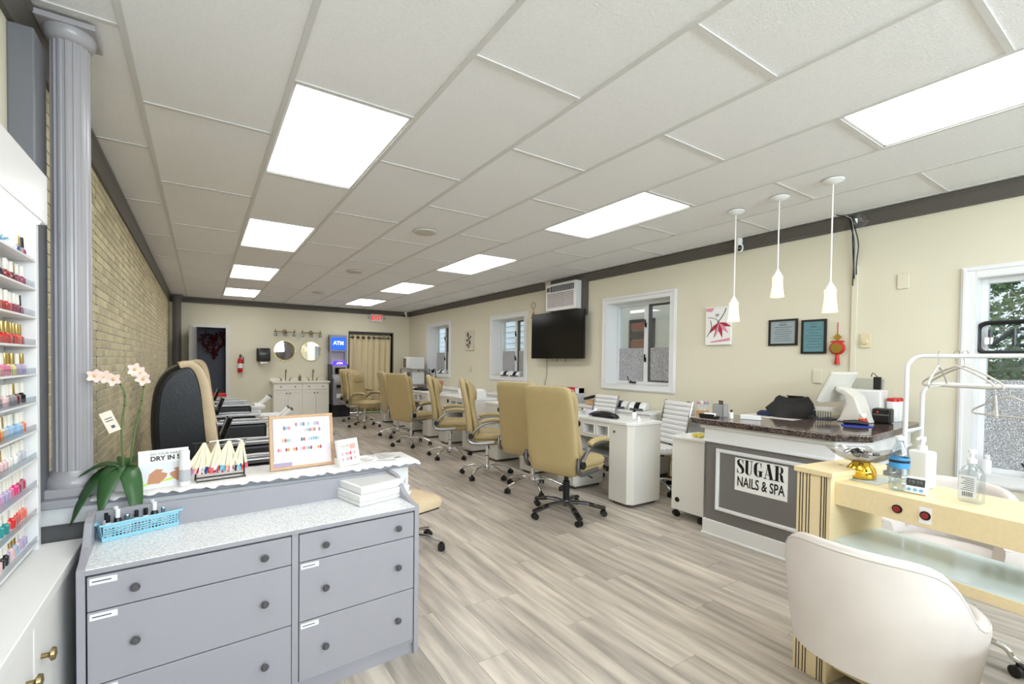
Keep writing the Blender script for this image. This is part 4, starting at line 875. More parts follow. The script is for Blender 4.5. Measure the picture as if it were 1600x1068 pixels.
text('card_title', 'COLOR', .016, M('printed_gold', (190, 150, 90), .6), pp, lean @ Vector((.042, -.0008, .1)), (PI/2-math.radians(14), 0, 0), depth=.0003)
# leaflets
lf_cols = [(244, 243, 240), (228, 228, 226), (206, 204, 200), (246, 244, 240)]
for i, (x_, y_, a_, w0, d0) in enumerate(((.72, 2.36, .3, .11, .16), (.79, 2.38, -.15, .1, .15), (.84, 2.40, .2, .1, .14))):
    t = thing('leaflet', ('white leaflet beside the small white frame', 'grey printed leaflet lying between two others on the half wall', 'open white leaflet at the end of the half wall')[i], 'leaflet', (x_, y_, ZT+.002*i), a_, 'leaflets on the half wall')
    MB().box(0, w0, 0, d0, 0, .0016).build('sheet', M('leaflet_%d' % i, lf_cols[i], .6), t); b = MB()
    for j in range(5): b.box(.012, w0*.5+.03*(j % 2), .02+j*.022, .03+j*.022, .0016, .0019)
    b.build('printed_block', M('leaflet_print', (150, 146, 140), .7), t)
# ================================================================ seating
def caster(b0, mat=BLACK):
    "twin wheel caster standing on the floor at local (x, y)"
    x_, y_ = b0; b = MB(Matrix.Translation((x_, y_, 0)) @ Matrix.Rotation(random.Random(x_*99+y_*7).uniform(0, 6.28), 4, 'Z'))
    for s_ in (-1, 1): b.cyl((0, s_*.008, .026), (0, s_*.026, .026), .026, n=14)
    b.lathe([(.012, .03), (.012, .06), (.0, .06)], n=10); b.box(-.02, .012, -.008, .008, .026, .05); return b.mesh('caster', mat, smooth=True)
def swivel_base(t, style='chrome', r=.3, zs=.40, ph=.3):
    leg_m = CHROME if style == 'chrome' else GUN
    MB().lathe([(.0, .075), (.03, .075), (.034, .085), (.034, .12), (.026, .135)], n=18).build('hub', leg_m, t, smooth=True)
    if style == 'chrome':
        MB().lathe([(.026, .13), (.026, .24), (.018, .245), (.018, zs)], n=16).build('gas_lift', CHROME, t, smooth=True)
    else: MB().lathe([(.03, .13), (.03, .3), (.02, .305), (.02, zs)], n=16).build('gas_lift', BLACK, t, smooth=True)
    MB().box(-.09, .09, -.07, .07, zs-.01, zs+.03).build('tilt_mechanism', BLACK, t, bevel=.01); MB().tube([(0, -.06, zs), (.0, -.2, zs-.01), (.01, -.26, zs-.03)], .006, 8).build('lever', BLACK, t)
    for i in range(5):
        a = ph+i*2*PI/5; d = Vector((math.cos(a), math.sin(a), 0))
        pr = [(.02, .105), (.1, .125), (.2, .112), (r-.02, .078), (r, .068)] if style == 'chrome' else [(.02, .11), (.12, .112), (.22, .098), (r, .072)]
        o = MB().tube([d*u+Vector((0, 0, z_)) for u, z_ in spline(pr, 4)], .014 if style == 'chrome' else .027, 10, flat=.9 if style == 'chrome' else .6).build('base_leg', leg_m, t, smooth=True)
        if style != 'chrome': MB().tube([d*u+Vector((0, 0, z_)) for u, z_ in ((.2, .102), (.26, .088), (r+.012, .07))], .0285, 10, flat=.6).build('leg_cap', BLACK, o, smooth=True)
        link('caster', caster((d.x*r, d.y*r)), o)
def exec_chair(style):
    t = thing('executive_chair', 'x', 'chair', group='tan leather executive chairs')
    sp = lambda z_: -.195-.10*max(0, z_-.40)-.12*max(0, z_-.8)
    MB().pillow([(sp(z_), 0, z_, hx, hy) for z_, hx, hy in ((.40, .02, .2), (.415, .034, .235), (.5, .04, .255), (.7, .04, .262), (.85, .038, .255), (1.0, .038, .25), (1.1, .04, .245), (1.145, .036, .225), (1.16, .016, .18))], 28, 4.5).build('backrest', TAN, t, smooth=60)
    MB().pillow([(sp(z_)+o_, 0, z_, hx, hy) for z_, o_, hx, hy in ((.44, .05, .02, .17), (.47, .06, .04, .2), (.58, .07, .05, .215), (.68, .062, .045, .215), (.8, .05, .038, .205), (.92, .058, .045, .21), (1.03, .07, .052, .215), (1.1, .064, .046, .2), (1.135, .05, .02, .16))], 28, 4).build('back_cushion', TAN, t, smooth=60)
    MB().pillow([(sp(z_)+o_, 0, z_, hx, hy) for z_, o_, hx, hy in ((.90, .10, .012, .09), (.93, .108, .026, .14), (1.0, .115, .034, .155), (1.06, .112, .03, .15), (1.095, .1, .012, .11))], 24, 3).build('headrest', TAN, t, smooth=60)
    for s_ in (-1, 1):
        MB().tube([(sp(z_)+o_, s_*w_, z_) for z_, o_, w_ in spline([(.46, .05, .2), (.58, .07, .225), (.7, .062, .225), (.8, .05, .212), (.92, .056, .218), (1.04, .07, .222), (1.11, .06, .2)], 3)], .026, 10).build('side_bolster', TAN, t, smooth=60)
    MB().pillow([(.03, 0, .40, .2, .2), (.03, 0, .415, .25, .24), (.035, 0, .455, .262, .252), (.035, 0, .465, .25, .24)], 32, 5).build('seat_base', TAN, t, smooth=60)
    MB().pillow([(.04, 0, .462, .25, .235), (.045, 0, .475, .266, .252), (.045, 0, .505, .268, .254), (.04, 0, .53, .25, .235), (.03, 0, .54, .19, .18)], 32, 4.5).build('seat', TAN, t, smooth=60)
    am = SILVER if style == 'chrome' else GUN
    for s_ in (-1, 1):
        y_ = s_*.282
        o = MB().tube([(x_, y_, z_) for x_, z_ in spline([(-.2, .515), (-.15, .585), (-.06, .652), (.06, .675), (.17, .672)], 5)], .019, 12, flat=.75).build('arm_frame', am, t, smooth=True)
        MB().tube([(x_, y_-s_*.006, z_) for x_, z_ in spline([(-.235, .575), (-.238, .49), (-.2, .44), (-.1, .43), (.06, .442)], 5)], [.016]*4+[.021]*17, 12, flat=.9).build('arm_bracket', am, o, smooth=True)
        MB().disc((-.205, y_+s_*.012, .515), .032, 'y', s_*.016, 20).build('pivot_knob', BLACK, o, smooth=True)
        MB().tube(spline([(-.085, y_, .672), (-.04, y_, .69), (.06, y_, .702), (.17, y_, .695), (.205, y_, .682)], 4), [.018]+[.03]*15+[.02], 14, flat=.72).build('arm_pad', TAN, t, smooth=60)
    swivel_base(t, style, .31 if style == 'chrome' else .33)
    return t
CH = [(2.76, 3.09, 14, 'tan executive chair with dark silver flat-armed base, at the manicure table nearest the reception desk'),
      (2.97, 3.86, 16, 'tan executive chair on chrome base close beside the one with the dark silver base'),
      (2.87, 4.62, -28, 'tan executive chair turned sideways at the second manicure table'),
      (2.98, 5.80, -24, 'tan executive chair at the third manicure table, fourth from reception'),
      (2.85, 6.92, 20, 'tan executive chair showing its back, fifth from the reception desk'),
      (2.98, 7.86, -6, 'tan executive chair sixth from reception, half hidden by its neighbour'),
      (2.80, 9.25, -52, 'tan executive chair facing the shop front, before the curtain'),
      (2.93, 10.2, -50, 'tan executive chair at the far end, mostly hidden, by the cash machine')]
ce = exec_chair('gun'); cc = exec_chair('chrome'); ccs = cc
for i, (x_, y_, a, lab) in enumerate(CH):
    o = ce if i == 0 else cc if i == 1 else dup(ccs); o['label'] = lab; o.location = (x_, y_, 0); o.rotation_euler = (0, 0, math.radians(a))
# white ribbed client chairs
def ribbed_chair():
    t = thing('ribbed_chair', 'x', 'chair', group='white ribbed client chairs'); WLTH = M('white_leatherette', (240, 240, 240), .4)
    for i in range(9):
        z_ = .50+i*.05; x_ = -.20-.02*math.sin((i-1)/8*PI)-.012*i
        MB().pillow([(x_, 0, z_, .014, .19), (x_-.001, 0, z_+.006, .02, .2), (x_-.003, 0, z_+.04, .02, .2), (x_-.004, 0, z_+.047, .014, .19)], 24, 6).build('back_rib', WLTH, t, smooth=60)
    for i in range(7):
        x_ = -.19+i*.06; MB().tube([(x_, -.2, .455), (x_, .2, .455)], .033, 12, flat=.75).build('seat_rib', WLTH, t, smooth=60)
    for s_ in (-1, 1): MB().tube(spline([(.2, s_*.212, .45), (.0, s_*.215, .43), (-.17, s_*.215, .45), (-.22, s_*.215, .55), (-.26, s_*.212, .75), (-.315, s_*.205, .955)], 4), .011, 8).build('side_rail', CHROME, t, smooth=True)
    swivel_base(t, 'chrome', .28, .38); return t
c0 = ribbed_chair(); c0['label'] = 'white ribbed swivel chair between the white cart and gold framed trolley'; c0.location = (4.09, 3.2, 0); c0.rotation_euler = (0, 0, math.radians(166))
dup(c0, label='white ribbed chair behind the first manicure table, only its top showing', loc=(4.05, 4.16, 0), rz=math.radians(176))
# velvet tub chairs at the maple table
def tub_chair():
    t = thing('tub_chair', 'x', 'chair', group='greige velvet tub chairs'); n_ = 40
    def ringpt(a, r_, z_): return (-.02+r_*.92*-math.cos(a), r_*math.sin(a), z_)
    secs = []
    for i in range(n_+1):
        u = -1+2*i/n_; a = u*math.radians(128); au = abs(a)
        top = .59+.20/(1+math.exp((au-math.radians(58))/.13)); r_ = .225+.02*(top-.58)/.2; bot = .40; th_ = .026
        f = lambda k: r_+.03*(k-.4)/.4
        secs.append([ringpt(a, f(bot)-th_, bot), ringpt(a, f(bot)+th_*.6, bot-.02), ringpt(a, f(.5)+th_, .5), ringpt(a, f(top)+th_, top-.03), ringpt(a, f(top)+th_*.6, top-.006), ringpt(a, f(top), top), ringpt(a, f(top)-th_*.6, top-.006), ringpt(a, f(top)-th_, top-.03), ringpt(a, f(.5)-th_, .5)])
    MB().loft(secs).build('back_shell', VELVET, t, smooth=70)
    MB().tube([((s_[4][0]+s_[3][0])/2, (s_[4][1]+s_[3][1])/2, (s_[4][2]+s_[3][2])/2) for s_ in secs], .0045, 8).build('piping', VELVET, t, smooth=True)
    MB().pillow([(.03, 0, .39, .18, .17), (.035, 0, .405, .21, .195), (.04, 0, .47, .22, .2), (.035, 0, .495, .2, .18), (.03, 0, .505, .13, .12)], 30, 3.2).build('seat', VELVET, t, smooth=60)
    for i in range(7):
        a = math.radians(-48+16*i); MB().tube([ringpt(a, .2+.03*(z_-.4)/.4, z_) for z_ in (.52, .58, .64, .70)], .004, 6).build('channel_seam', VELVET, t)
    swivel_base(t, 'chrome', .25, .36); return t
tc = tub_chair(); tc['label'] = 'greige velvet tub chair with its back to the room at the maple table'; tc.location = (1.995, .605, 0); tc.rotation_euler = (0, 0, math.radians(2))
dup(tc, label='greige velvet tub chair behind the maple table, facing away from the big window', loc=(3.02, .68, 0), rz=math.radians(184))
dup(tc, label='greige velvet tub chair next along the maple table, only its arm showing', loc=(1.95, -.02, 0), rz=math.radians(10))
# low pedicure stool
t = thing('pedicure_stool', 'low cream cushioned stool on casters behind the dresser end', 'stool', (1.27, 3.10, 0), .3)
MB().pillow([(0, 0, .30, .15, .15), (0, 0, .31, .185, .185), (0, 0, .35, .19, .19), (0, 0, .375, .17, .17), (0, 0, .38, .1, .1)], 28, 5).build('cushion', CLOTH, t, smooth=60); MB().box(-.15, .15, -.15, .15, .285, .30).build('seat_board', BLACK, t)
for i in range(5):
    a = .25+i*2*PI/5; d = Vector((math.cos(a), math.sin(a), 0)); o = MB().tube([d*.02+Vector((0, 0, .10)), d*.14+Vector((0, 0, .095)), d*.24+Vector((0, 0, .07))], .013, 10).build('base_leg', CHROME, t, smooth=True); link('caster', caster((d.x*.24, d.y*.24)), o)
MB().cyl((0, 0, .08), (0, 0, .29), .022, n=14).build('gas_lift', CHROME, t, smooth=True)
# ---------------------------------------------------------------- manicure tables
TZ = .80; TX = 3.36; TW = .42
TT = M('white_table_top', (242, 243, 242), .25); TS = M('white_washed_panel', (236, 234, 228), .4, var=.012, vscale=5, stretch=(14, 14, 1))
def table(y0, L_, label, npd):
    t = thing('manicure_table', label, 'table', (TX, y0, 0), group='white manicure tables in a row')
    MB().prism([(-.012, .05), (.04, -.012), (TW+.012, -.012), (TW+.012, L_+.012), (-.012, L_+.012)], TZ-.028, TZ, 'z').build('table_top', TT, t, bevel=.004)
    for k, a in enumerate((0, L_-.27)):
        p_ = MB().prism([(0, a+.05), (.045, a), (TW, a), (TW, a+.27), (0, a+.27)] if k == 0 else [(0, a), (TW, a), (TW, a+.27), (0, a+.27)], .03, TZ-.028, 'z').build('pedestal', TS, t, bevel=.002)
        MB().box(.03, TW-.03, a+.03, a+.24, 0, .03).build('foot_plinth', DGREY, t)
        if k == 0: MB().disc((-.004, a+.2, TZ-.1), .012, 'x', -.008, 14).build('lock', SILVER, p_)
        else:
            for j in range(4): d = MB().box(-.014, 0, a+.008, a+.262, .05+j*.15, .19+j*.15).build('drawer', TS, p_, bevel=.002)
    ap = MB()
    a0, a1 = .27, L_-.27
    wd_ = (a1-a0)
    n0, n1 = a0+.02, a0+.02+wd_*.3; m0, m1 = a0+.05+wd_*.33, a0+.05+wd_*.63
    for y_0, y_1, z0, z1 in holed(a0, a1, TZ-.20, TZ-.028, [(n0, n1, TZ-.16, TZ-.07), (m0, m1, TZ-.16, TZ-.07)]): ap.box(.0, .02, y_0, y_1, z0, z1)
    o = ap.build('apron', TS, t)
    for q0, q1 in ((n0, n1), (m0, m1)):
        b = MB(); b.box(.02, .12, q0-.006, q1+.006, TZ-.166, TZ-.16); b.box(.11, .12, q0-.006, q1+.006, TZ-.16, TZ-.064); b.box(.02, .12, q0-.006, q0, TZ-.166, TZ-.064); b.box(.02, .12, q1, q1+.006, TZ-.166, TZ-.064); b.box(.02, .12, q0, q1, TZ-.07, TZ-.064); b.build('niche', M('niche_white', (238, 238, 240), .4), o)
        frame4(MB(), q0-.01, q1+.01, TZ-.17, TZ-.06, .01, -.006, 0).build('niche_rim', PLASTW, o, bevel=.002)
    MB(Matrix.Translation((-.001, a1-.045, TZ-.085)) @ Matrix.Rotation(-PI/2, 4, 'Y')).lathe([(.0, .003), (.03, .003), (.032, 0)], n=20).build('vent_hole', BLACK, o)
    MB().box(TW-.03, TW-.012, a0, a1, .25, TZ-.028).build('modesty_panel', TS, t)
    MB().box(.05, TW-.03, a0, a1, .42, .436).build('shelf', M('grey_shelf', (176, 178, 182), .5), t)
TABS = [(2.88, 1.02), (4.36, 1.08), (5.86, 1.08), (7.36, 1.08), (8.86, 1.05)]
for i, (y0, L_) in enumerate(TABS): table(y0, L_, 'white manicure table %s' % ('nearest the reception desk, its end panel facing the white cart', 'second in the row, holding a curved black armrest', 'third in the row, with a white box on top', 'fourth in the row, with a terracotta tub on top', 'last in the row, close to the back wall')[i], 2)
# wall counters under the windows
for i, (y0, L_, lab) in enumerate(((3.46, 1.70, 'under the window by the television'), (5.3, 2.0, 'below the television and middle window'), (7.6, 2.0, 'under the farthest window'))):
    t = thing('wall_counter', 'long low white counter against the right wall %s' % lab, 'counter', (4.33, y0, 0), group='wall counters')
    MB().box(.02, .36, 0, L_, .06, .76).build('carcass', TS, t); MB().box(0, .366, -.015, L_+.015, .76, .79).build('top', TT, t, bevel=.003); MB().box(.05, .36, .01, L_-.01, 0, .06).build('plinth', DGREY, t)
    n_ = int(L_/.5)
    for j in range(n_): d = MB().box(.004, .02, j*L_/n_+.006, (j+1)*L_/n_-.006, .08, .745).build('door', TS, t, bevel=.002); MB().disc((.004, j*L_/n_+.05, .6), .01, 'x', -.018, 10).build('knob', SILVER, d)
WZ = .791
# UV lamps
def uv_lamp():
    t = thing('nail_lamp', 'x', 'nail lamp', group='white nail curing lamps')
    pr = [(-.10, 0), (-.115, .02), (-.09, .06), (-.04, .088), (.03, .092), (.09, .07), (.105, .0)]
    MB().prism(pr, -.1, .1, 'y').build('shell', PLASTW, t, bevel=.014, seg=3)
    MB().prism([(-.118, .026), (-.093, .066), (-.042, .093), (-.01, .0955), (-.01, .0905), (-.042, .087), (-.088, .06), (-.113, .022)], -.03, .03, 'y').build('top_strip', BLACKG, t)
    MB().prism([(-.112, .003), (-.117, .018), (-.100, .04), (-.09, .04), (-.1, .003)], -.08, .08, 'y').build('hand_opening', M('lamp_cavity', (90, 90, 94), .5), t); return t
u0 = uv_lamp(); first = [True]
def place_lamp(x_, y_, z_, a, lab):
    if first[0]: o = u0; first[0] = False
    else: o = dup(u0)
    o['label'] = lab; o.location = (x_, y_, z_); o.rotation_euler = (0, 0, math.radians(a)); return o
place_lamp(4.50, 4.02, WZ, 20, 'white domed nail lamp beside the padded wooden rest on the wall counter'); place_lamp(4.50, 3.74, WZ, 20, 'white domed nail lamp at the open end of the near wall counter')
place_lamp(4.50, 6.55, WZ, 15, 'white domed nail lamp below the middle window, on the far side of its twin'); place_lamp(4.50, 6.28, WZ, 15, 'white domed nail lamp below the middle window, nearer the television')
SZ = WINS[1][2]+TRIMW+.008+.001
place_lamp(XR+.06, 6.98, SZ, 25, 'white nail lamp on the sill of the middle window'); place_lamp(XR+.06, 6.68, SZ, 25, 'white nail lamp beside another on the middle window sill')
SZ1 = WINS[0][2]+TRIMW+.009
place_lamp(XR+.06, 9.62, SZ1, 20, 'white nail lamp on the sill of the farthest window')
def armrest(x_, y_, z_, a, lab, sc=1):
    t = thing('arm_rest', lab, 'arm rest', (x_, y_, z_), math.radians(a)); t.scale = (sc,)*3
    MB().tube(spline([(0, -.17, .012), (0, -.09, .034), (0, .02, .042), (0, .12, .03), (0, .18, .012)], 4), [.02, .034, .04, .044, .046, .048, .048, .048, .048, .047, .046, .044, .04, .036, .03, .024, .018], 14, flat=.5).build('pad', M('black_vinyl', (14, 14, 15), .25), t, smooth=60)
    MB().box(-.03, .03, -.12, .13, 0, .014).build('foot', BLACK, t, bevel=.004)
armrest(TX+.12, 3.34, TZ, 8, 'curved black padded arm rest on the first manicure table'); armrest(TX+.12, 4.9, TZ, 10, 'curved black arm rest on the second manicure table'); armrest(TX+.12, 8.0, TZ, 30, 'curved black arm rest on the fourth manicure table')
t = thing('padded_rest', 'black padded rest on a light wooden block on the wall counter', 'arm rest', (4.46, 4.42, WZ), .1)
MB().box(-.05, .05, -.15, -.09, 0, .07).build('wood_foot', WOOD, t, bevel=.01); MB().box(-.05, .05, .0, .15, 0, .06).build('wood_block', WOOD, t, bevel=.008)
MB().tube(spline([(0, -.24, .06), (0, -.16, .10), (0, -.04, .125), (0, .1, .10), (0, .2, .07)], 4), [.03]+[.05]*15+[.03], 14, flat=.42).build('cushion', M('black_vinyl', (14, 14, 15), .25), t, smooth=60)
# glove box, organiser, bottles
t = thing('glove_box', 'red and white disposable glove box on top of the grey organiser', 'box', (4.50, 4.88, WZ+.14))
MB().box(-.05, .05, -.13, .13, 0, .07).build('carton', M('glove_red', (196, 30, 44), .5), t); MB().box(-.0505, .0505, -.13, -.05, -.0002, .0702).build('white_panel', PAPER, t); text('lettering', 'Glove', .06, PAPER, t, (-.0512, .04, .035), RX)
t = thing('desk_organiser', 'grey metal organiser box under the glove carton on the wall counter', 'organiser', (4.50, 4.88, WZ))
MB().box(-.08, .08, -.12, .12, 0, .139).build('box', LGREY, t, bevel=.003); MB().box(-.082, -.08, -.02, .11, .012, .128).build('black_front', BLACK, t)
for j in range(3): MB().box(-.09, -.082, 0, .1, .03+j*.035, .034+j*.035).build('tray_edge', DGREY, t)
t = thing('polish_remover', 'dark bottle with black pump beside the organiser', 'bottle', (4.46, 5.015+.09, WZ)); MB().lathe([(.0, 0), (.03, 0), (.032, .01), (.032, .11), (.014, .13)], n=16).build('body', M('dark_green_bottle', (40, 52, 44), .2), t, smooth=True); MB().lathe([(.015, .128), (.015, .16), (.008, .16), (.008, .2), (.022, .205), (.022, .215), (.0, .215)], n=12).build('pump', BLACK, t, smooth=True)
def bottle(x_, y_, z_, r_, h, lab, body, cap, nm='product_bottle'):
    t = thing(nm, lab, 'bottle', (x_, y_, z_)); MB().lathe([(.0, 0), (r_*.95, 0), (r_, .004), (r_, h*.66), (r_*.55, h*.76)], n=18).build('body', body, t, smooth=True); MB().lathe([(r_*.56, h*.74), (r_*.62, h*.76), (r_*.62, h), (.0, h)], n=16).build('cap', cap, t, smooth=True); return t
p = on(979, 663, z=TZ); bottle(TX+.2, 3.02, TZ+.001, .022, .11, 'white bottle with black cap on the first manicure table', PLASTW, BLACK)
bottle(TX+.17, 2.94, TZ+.001, .018, .05, 'small white jar near the end of the first manicure table', PLASTW, PLASTW, 'cream_jar')
t = thing('tissue_pack', 'pale lilac tissue pack among small tools on the first manicure table', 'tissues', (TX+.26, 3.60, TZ+.001), .2); MB().pillow([(0, 0, 0, .05, .09), (0, 0, .02, .055, .095), (0, 0, .04, .04, .07)], 20, 4).build('pack', M('lilac_wrap', (206, 202, 222), .4), t, smooth=True); MB().prism([(-.03, 0), (.03, 0), (.012, .025), (-.016, .02)], -.01, .01, 'y').build('tissue', PAPER, t, loc=(0, 0, .04))
for i, (dx, dy) in enumerate(((.12, 3.62), (.16, 3.70), (.1, 3.76))): bottle(TX+dx, dy, TZ+.001, .014, .06, ('tiny clear dropper bottle %s on the first manicure table' % ('next to the tissue pack', 'between two others', 'at the far end')[i]), CLEAR, (PLASTW, BLACK, PLASTW)[i], 'dropper_bottle')
# second and later tables: lamps, boxes
t = thing('towel_box', 'plain white box with rounded lid on the third manicure table', 'box', (TX+.16, 5.98, TZ+.001)); MB().box(-.1, .1, -.12, .12, 0, .1).build('body', PLASTW, t, bevel=.008); MB().pillow([(0, 0, .1, .1, .12), (0, 0, .125, .098, .118), (0, 0, .14, .08, .1)], 24, 5).build('lid', PLASTW, t, smooth=True)
t = thing('storage_tub', 'terracotta plastic tub with lid on the fourth manicure table', 'tub', (TX+.22, 7.55, TZ+.001)); TER = M('terracotta_plastic', (190, 134, 104), .4)
MB().pillow([(0, 0, 0, .09, .11), (0, 0, .17, .105, .13)], 24, 5).build('body', TER, t, smooth=True); MB().pillow([(0, 0, .17, .115, .14), (0, 0, .19, .115, .14), (0, 0, .2, .09, .11)], 24, 5).build('lid', M('coral_plastic', (214, 128, 108), .4), t, smooth=True); MB().box(-.108, -.1, -.08, -.0, .04, .12).build('sticker', PAPER, t)
t = thing('sundries_cup', 'white cup of files on the third manicure table', 'cup', (TX+.24, 6.66, TZ+.001)); MB().lathe([(.0, 0), (.032, 0), (.038, .11), (.034, .11), (.03, .006), (.0, .006)], n=18).build('cup', PLASTW, t, smooth=True)
for j in range(4): MB().cyl((.01*math.cos(j), .01*math.sin(j), .01), (.03*math.cos(j*1.6), .03*math.sin(j*1.6), .19), .004, n=6).build('nail_file', (PINK, PLASTW, DGREY, WOOD)[j], t)
for i, (x_, y_) in enumerate(((TX+.1, 4.70), (TX+.1, 4.58))): bottle(x_, y_, TZ+.001, .02, .075, 'white dappen pot with black centre on the second manicure table, %s' % ('beside the arm rest', 'nearer reception')[i], PLASTW, BLACK, 'liquid_pot')
# far corner: shelf unit with equipment
t = thing('equipment_stand', 'two tier grey stand with white appliances in the far right corner', 'stand', (4.12, 10.05, 0)); GR = M('stand_grey', (150, 150, 148), .5)
for z_ in (.30, .80, 1.16): MB().box(0, .5, 0, .7, z_-.02, z_).build('shelf', GR, t)
for x_, y_ in ((0, 0), (.47, 0), (0, .67), (.47, .67)): MB().box(x_, x_+.03, y_, y_+.03, 0, 1.16).build('post', GR, t)
t = thing('towel_warmer', 'white towel warmer cabinet on the upper tier of the corner stand', 'appliance', (4.16, 10.15, 1.161)); MB().box(0, .35, 0, .45, 0, .28).build('body', PLASTW, t, bevel=.01); MB().box(-.012, .0, .27, .44, .03, .25).build('control_panel', DGREY, t); MB().box(-.02, -.008, .02, .25, .02, .26).build('door', PLASTW, t, bevel=.004)
t = thing('steriliser', 'white steriliser cabinet on the middle tier of the corner stand', 'appliance', (4.16, 10.15, .801)); MB().box(0, .35, 0, .45, 0, .3).build('body', PLASTW, t, bevel=.01); MB().box(-.012, 0, .22, .43, .03, .27).build('door', PLASTW, t, bevel=.003); MB().box(-.014, 0, .02, .2, .05, .28).build('window', DGREY, t)
t = thing('desk_lamp', 'black gooseneck lamp clamped by the corner stand', 'lamp', (4.5, 9.5, .791)); MB().lathe([(.0, 0), (.05, 0), (.05, .015), (.01, .02)], n=16).build('base', BLACK, t); MB().tube(spline([(0, 0, .02), (.0, 0, .25), (-.04, -.04, .38), (-.1, -.1, .36)], 5), .01, 8).build('neck', BLACK, t, smooth=True); MB().cyl((-.1, -.1, .37), (-.14, -.14, .33), .02, .04, n=14).build('shade', BLACK, t, smooth=True)
# ---------------------------------------------------------------- pedicure chairs along the brick wall
OUT = [(238, 742), (231, 700), (229, 650), (236, 605), (254, 580), (274, 570), (292, 567), (308, 578), (319, 605), (326, 645), (333, 690), (346, 742)]
prof = [(lambda q: (q.x, q.z))(on(u, v, y=3.5)) for u, v in OUT]
prof = [(-.17, .30)]+prof+[(.17, .30)]
sp_ = spline(prof, 3)
def pedi_chair():
    t = thing('pedicure_chair', 'x', 'pedicure chair', group='black pedicure spa chairs')
    MB().prism(sp_, -.36, .30, 'y').build('back_shell', BLKL, t, bevel=.045, seg=4)
    # cream throw over the front edge and the top
    out = spline(prof[6:], 4); rows_ = []
    c_ = Vector((-.08, .85))
    rows_ = []
    for i, (x_, z_) in enumerate(out):
        a_ = Vector((out[max(i-1, 0)][0], out[max(i-1, 0)][1])); e_ = Vector((out[min(i+1, len(out)-1)][0], out[min(i+1, len(out)-1)][1])); tn = (e_-a_).normalized(); nn = Vector((-tn.y, tn.x)); nn = nn if nn.dot(Vector((x_, z_))-c_) > 0 else -nn
        u = i/(len(out)-1); dn = Vector((x_, z_))+nn*.012; w_in = .0+.045*u; din = Vector((x_, z_))-nn*(.02+.05*u)
        rows_.append([(din.x, -.374, din.y), (dn.x, -.368, dn.y), (dn.x+.006, -.1, dn.y), (dn.x+.006, .1, dn.y), (dn.x, .30, dn.y), (din.x, .312, din.y)])
    vs = [p_ for r_ in rows_ for p_ in r_]; b = MB().add(vs, [(6*i+j, 6*i+6+j, 6*i+7+j, 6*i+1+j) for i in range(len(rows_)-1) for j in range(5)])
    o = b.build('seat_cover', CLOTH, t, smooth=70); o.modifiers.new('thick', 'SOLIDIFY').thickness = .006
    MB().pillow([(.28, -.03, .40, .2, .2), (.3, -.03, .42, .24, .235), (.3, -.03, .5, .245, .24), (.28, -.03, .53, .2, .2)], 28, 4).build('seat', CLOTH, t, smooth=60)
    for s_, y_ in ((-1, -.37), (1, .37)):
        a_ = MB().box(.10, .56, y_-.07, y_+.07, .34, .66).build('armrest', BLKL, t, bevel=.03, seg=3)
        MB().box(.08, .60, y_-.085, y_+.085, .66, .69).build('arm_tray', SILVER, a_, bevel=.006); MB().tube([(.12, y_, .70), (.3, y_, .705), (.5, y_, .70)], .022, 10, flat=.4).build('tray_rail', LGREY, a_, smooth=True)
    MB(Matrix.Translation((.14, .37, .70)) @ Matrix.Rotation(math.radians(20), 4, 'Y')).box(-.02, .02, -.06, .06, 0, .20).build('remote_panel', BLACKG, t, bevel=.01)
    MB(Matrix.Translation((.14, .37, .70)) @ Matrix.Rotation(math.radians(20), 4, 'Y')).box(-.023, -.02, -.03, .03, .05, .19).build('remote_keys', SILVER, t)
    TUB = M('cream_fibreglass', (226, 208, 168), .35)
    MB().pillow([(.66, 0, 0, .52, .38), (.66, 0, .08, .54, .40), (.64, 0, .22, .50, .38), (.6, 0, .3, .46, .34), (.58, 0, .33, .4, .3)], 36, 3.5).build('base_tub', TUB, t, smooth=50)
    MB().box(-.38, .2, -.34, .34, 0, .32).build('chair_base', BLKL, t, bevel=.02)
    MB().lathe([(.0, .34), (.13, .34), (.19, .40), (.235, .47), (.25, .475), (.24, .46), (.19, .36), (.12, .335), (.0, .335)], (.86, 0, 0), 28).build('foot_basin', PLASTW, t, smooth=True)
    MB().box(.58, .74, -.1, .1, .33, .58).build('spout_column', PLASTW, t, bevel=.03, seg=3)
    MB().pillow([(.68, 0, .58, .12, .13), (.68, 0, .62, .13, .14), (.67, 0, .66, .08, .09)], 24, 3).build('spout_head', PLASTW, t, smooth=True)
    for y_ in (-.07, .07):
        h_ = MB().tube([(.70, y_, .63), (.80, y_*1.3, .70), (.87, y_*1.5, .76)], [.014, .016, .024], 12).build('sprayer', PLASTW, t, smooth=True); MB().cyl((.87, y_*1.5, .76), (.89, y_*1.55, .775), .022, n=12).build('spray_face', DGREY, h_)
    return t
pc = pedi_chair(); PED = [(3.86, 'black pedicure spa chair with cream throw right behind the half wall'), (5.95, 'black pedicure spa chair with cream throw, middle one of three along the brick'), (8.05, 'black pedicure spa chair with cream throw nearest the doorway')]
for i, (y_, lab) in enumerate(PED):
    o = pc if i == 0 else dup(pc); o['label'] = lab; o.location = (.02*i, y_, 0); o.rotation_euler = (0, 0, math.radians(3))
t = bottle(.62, 4.40, .691, .02, .12, 'white pump lotion bottle on the near pedicure arm tray', PLASTW, PLASTW, 'lotion_bottle'); t.location = (.5, 4.27, .691)
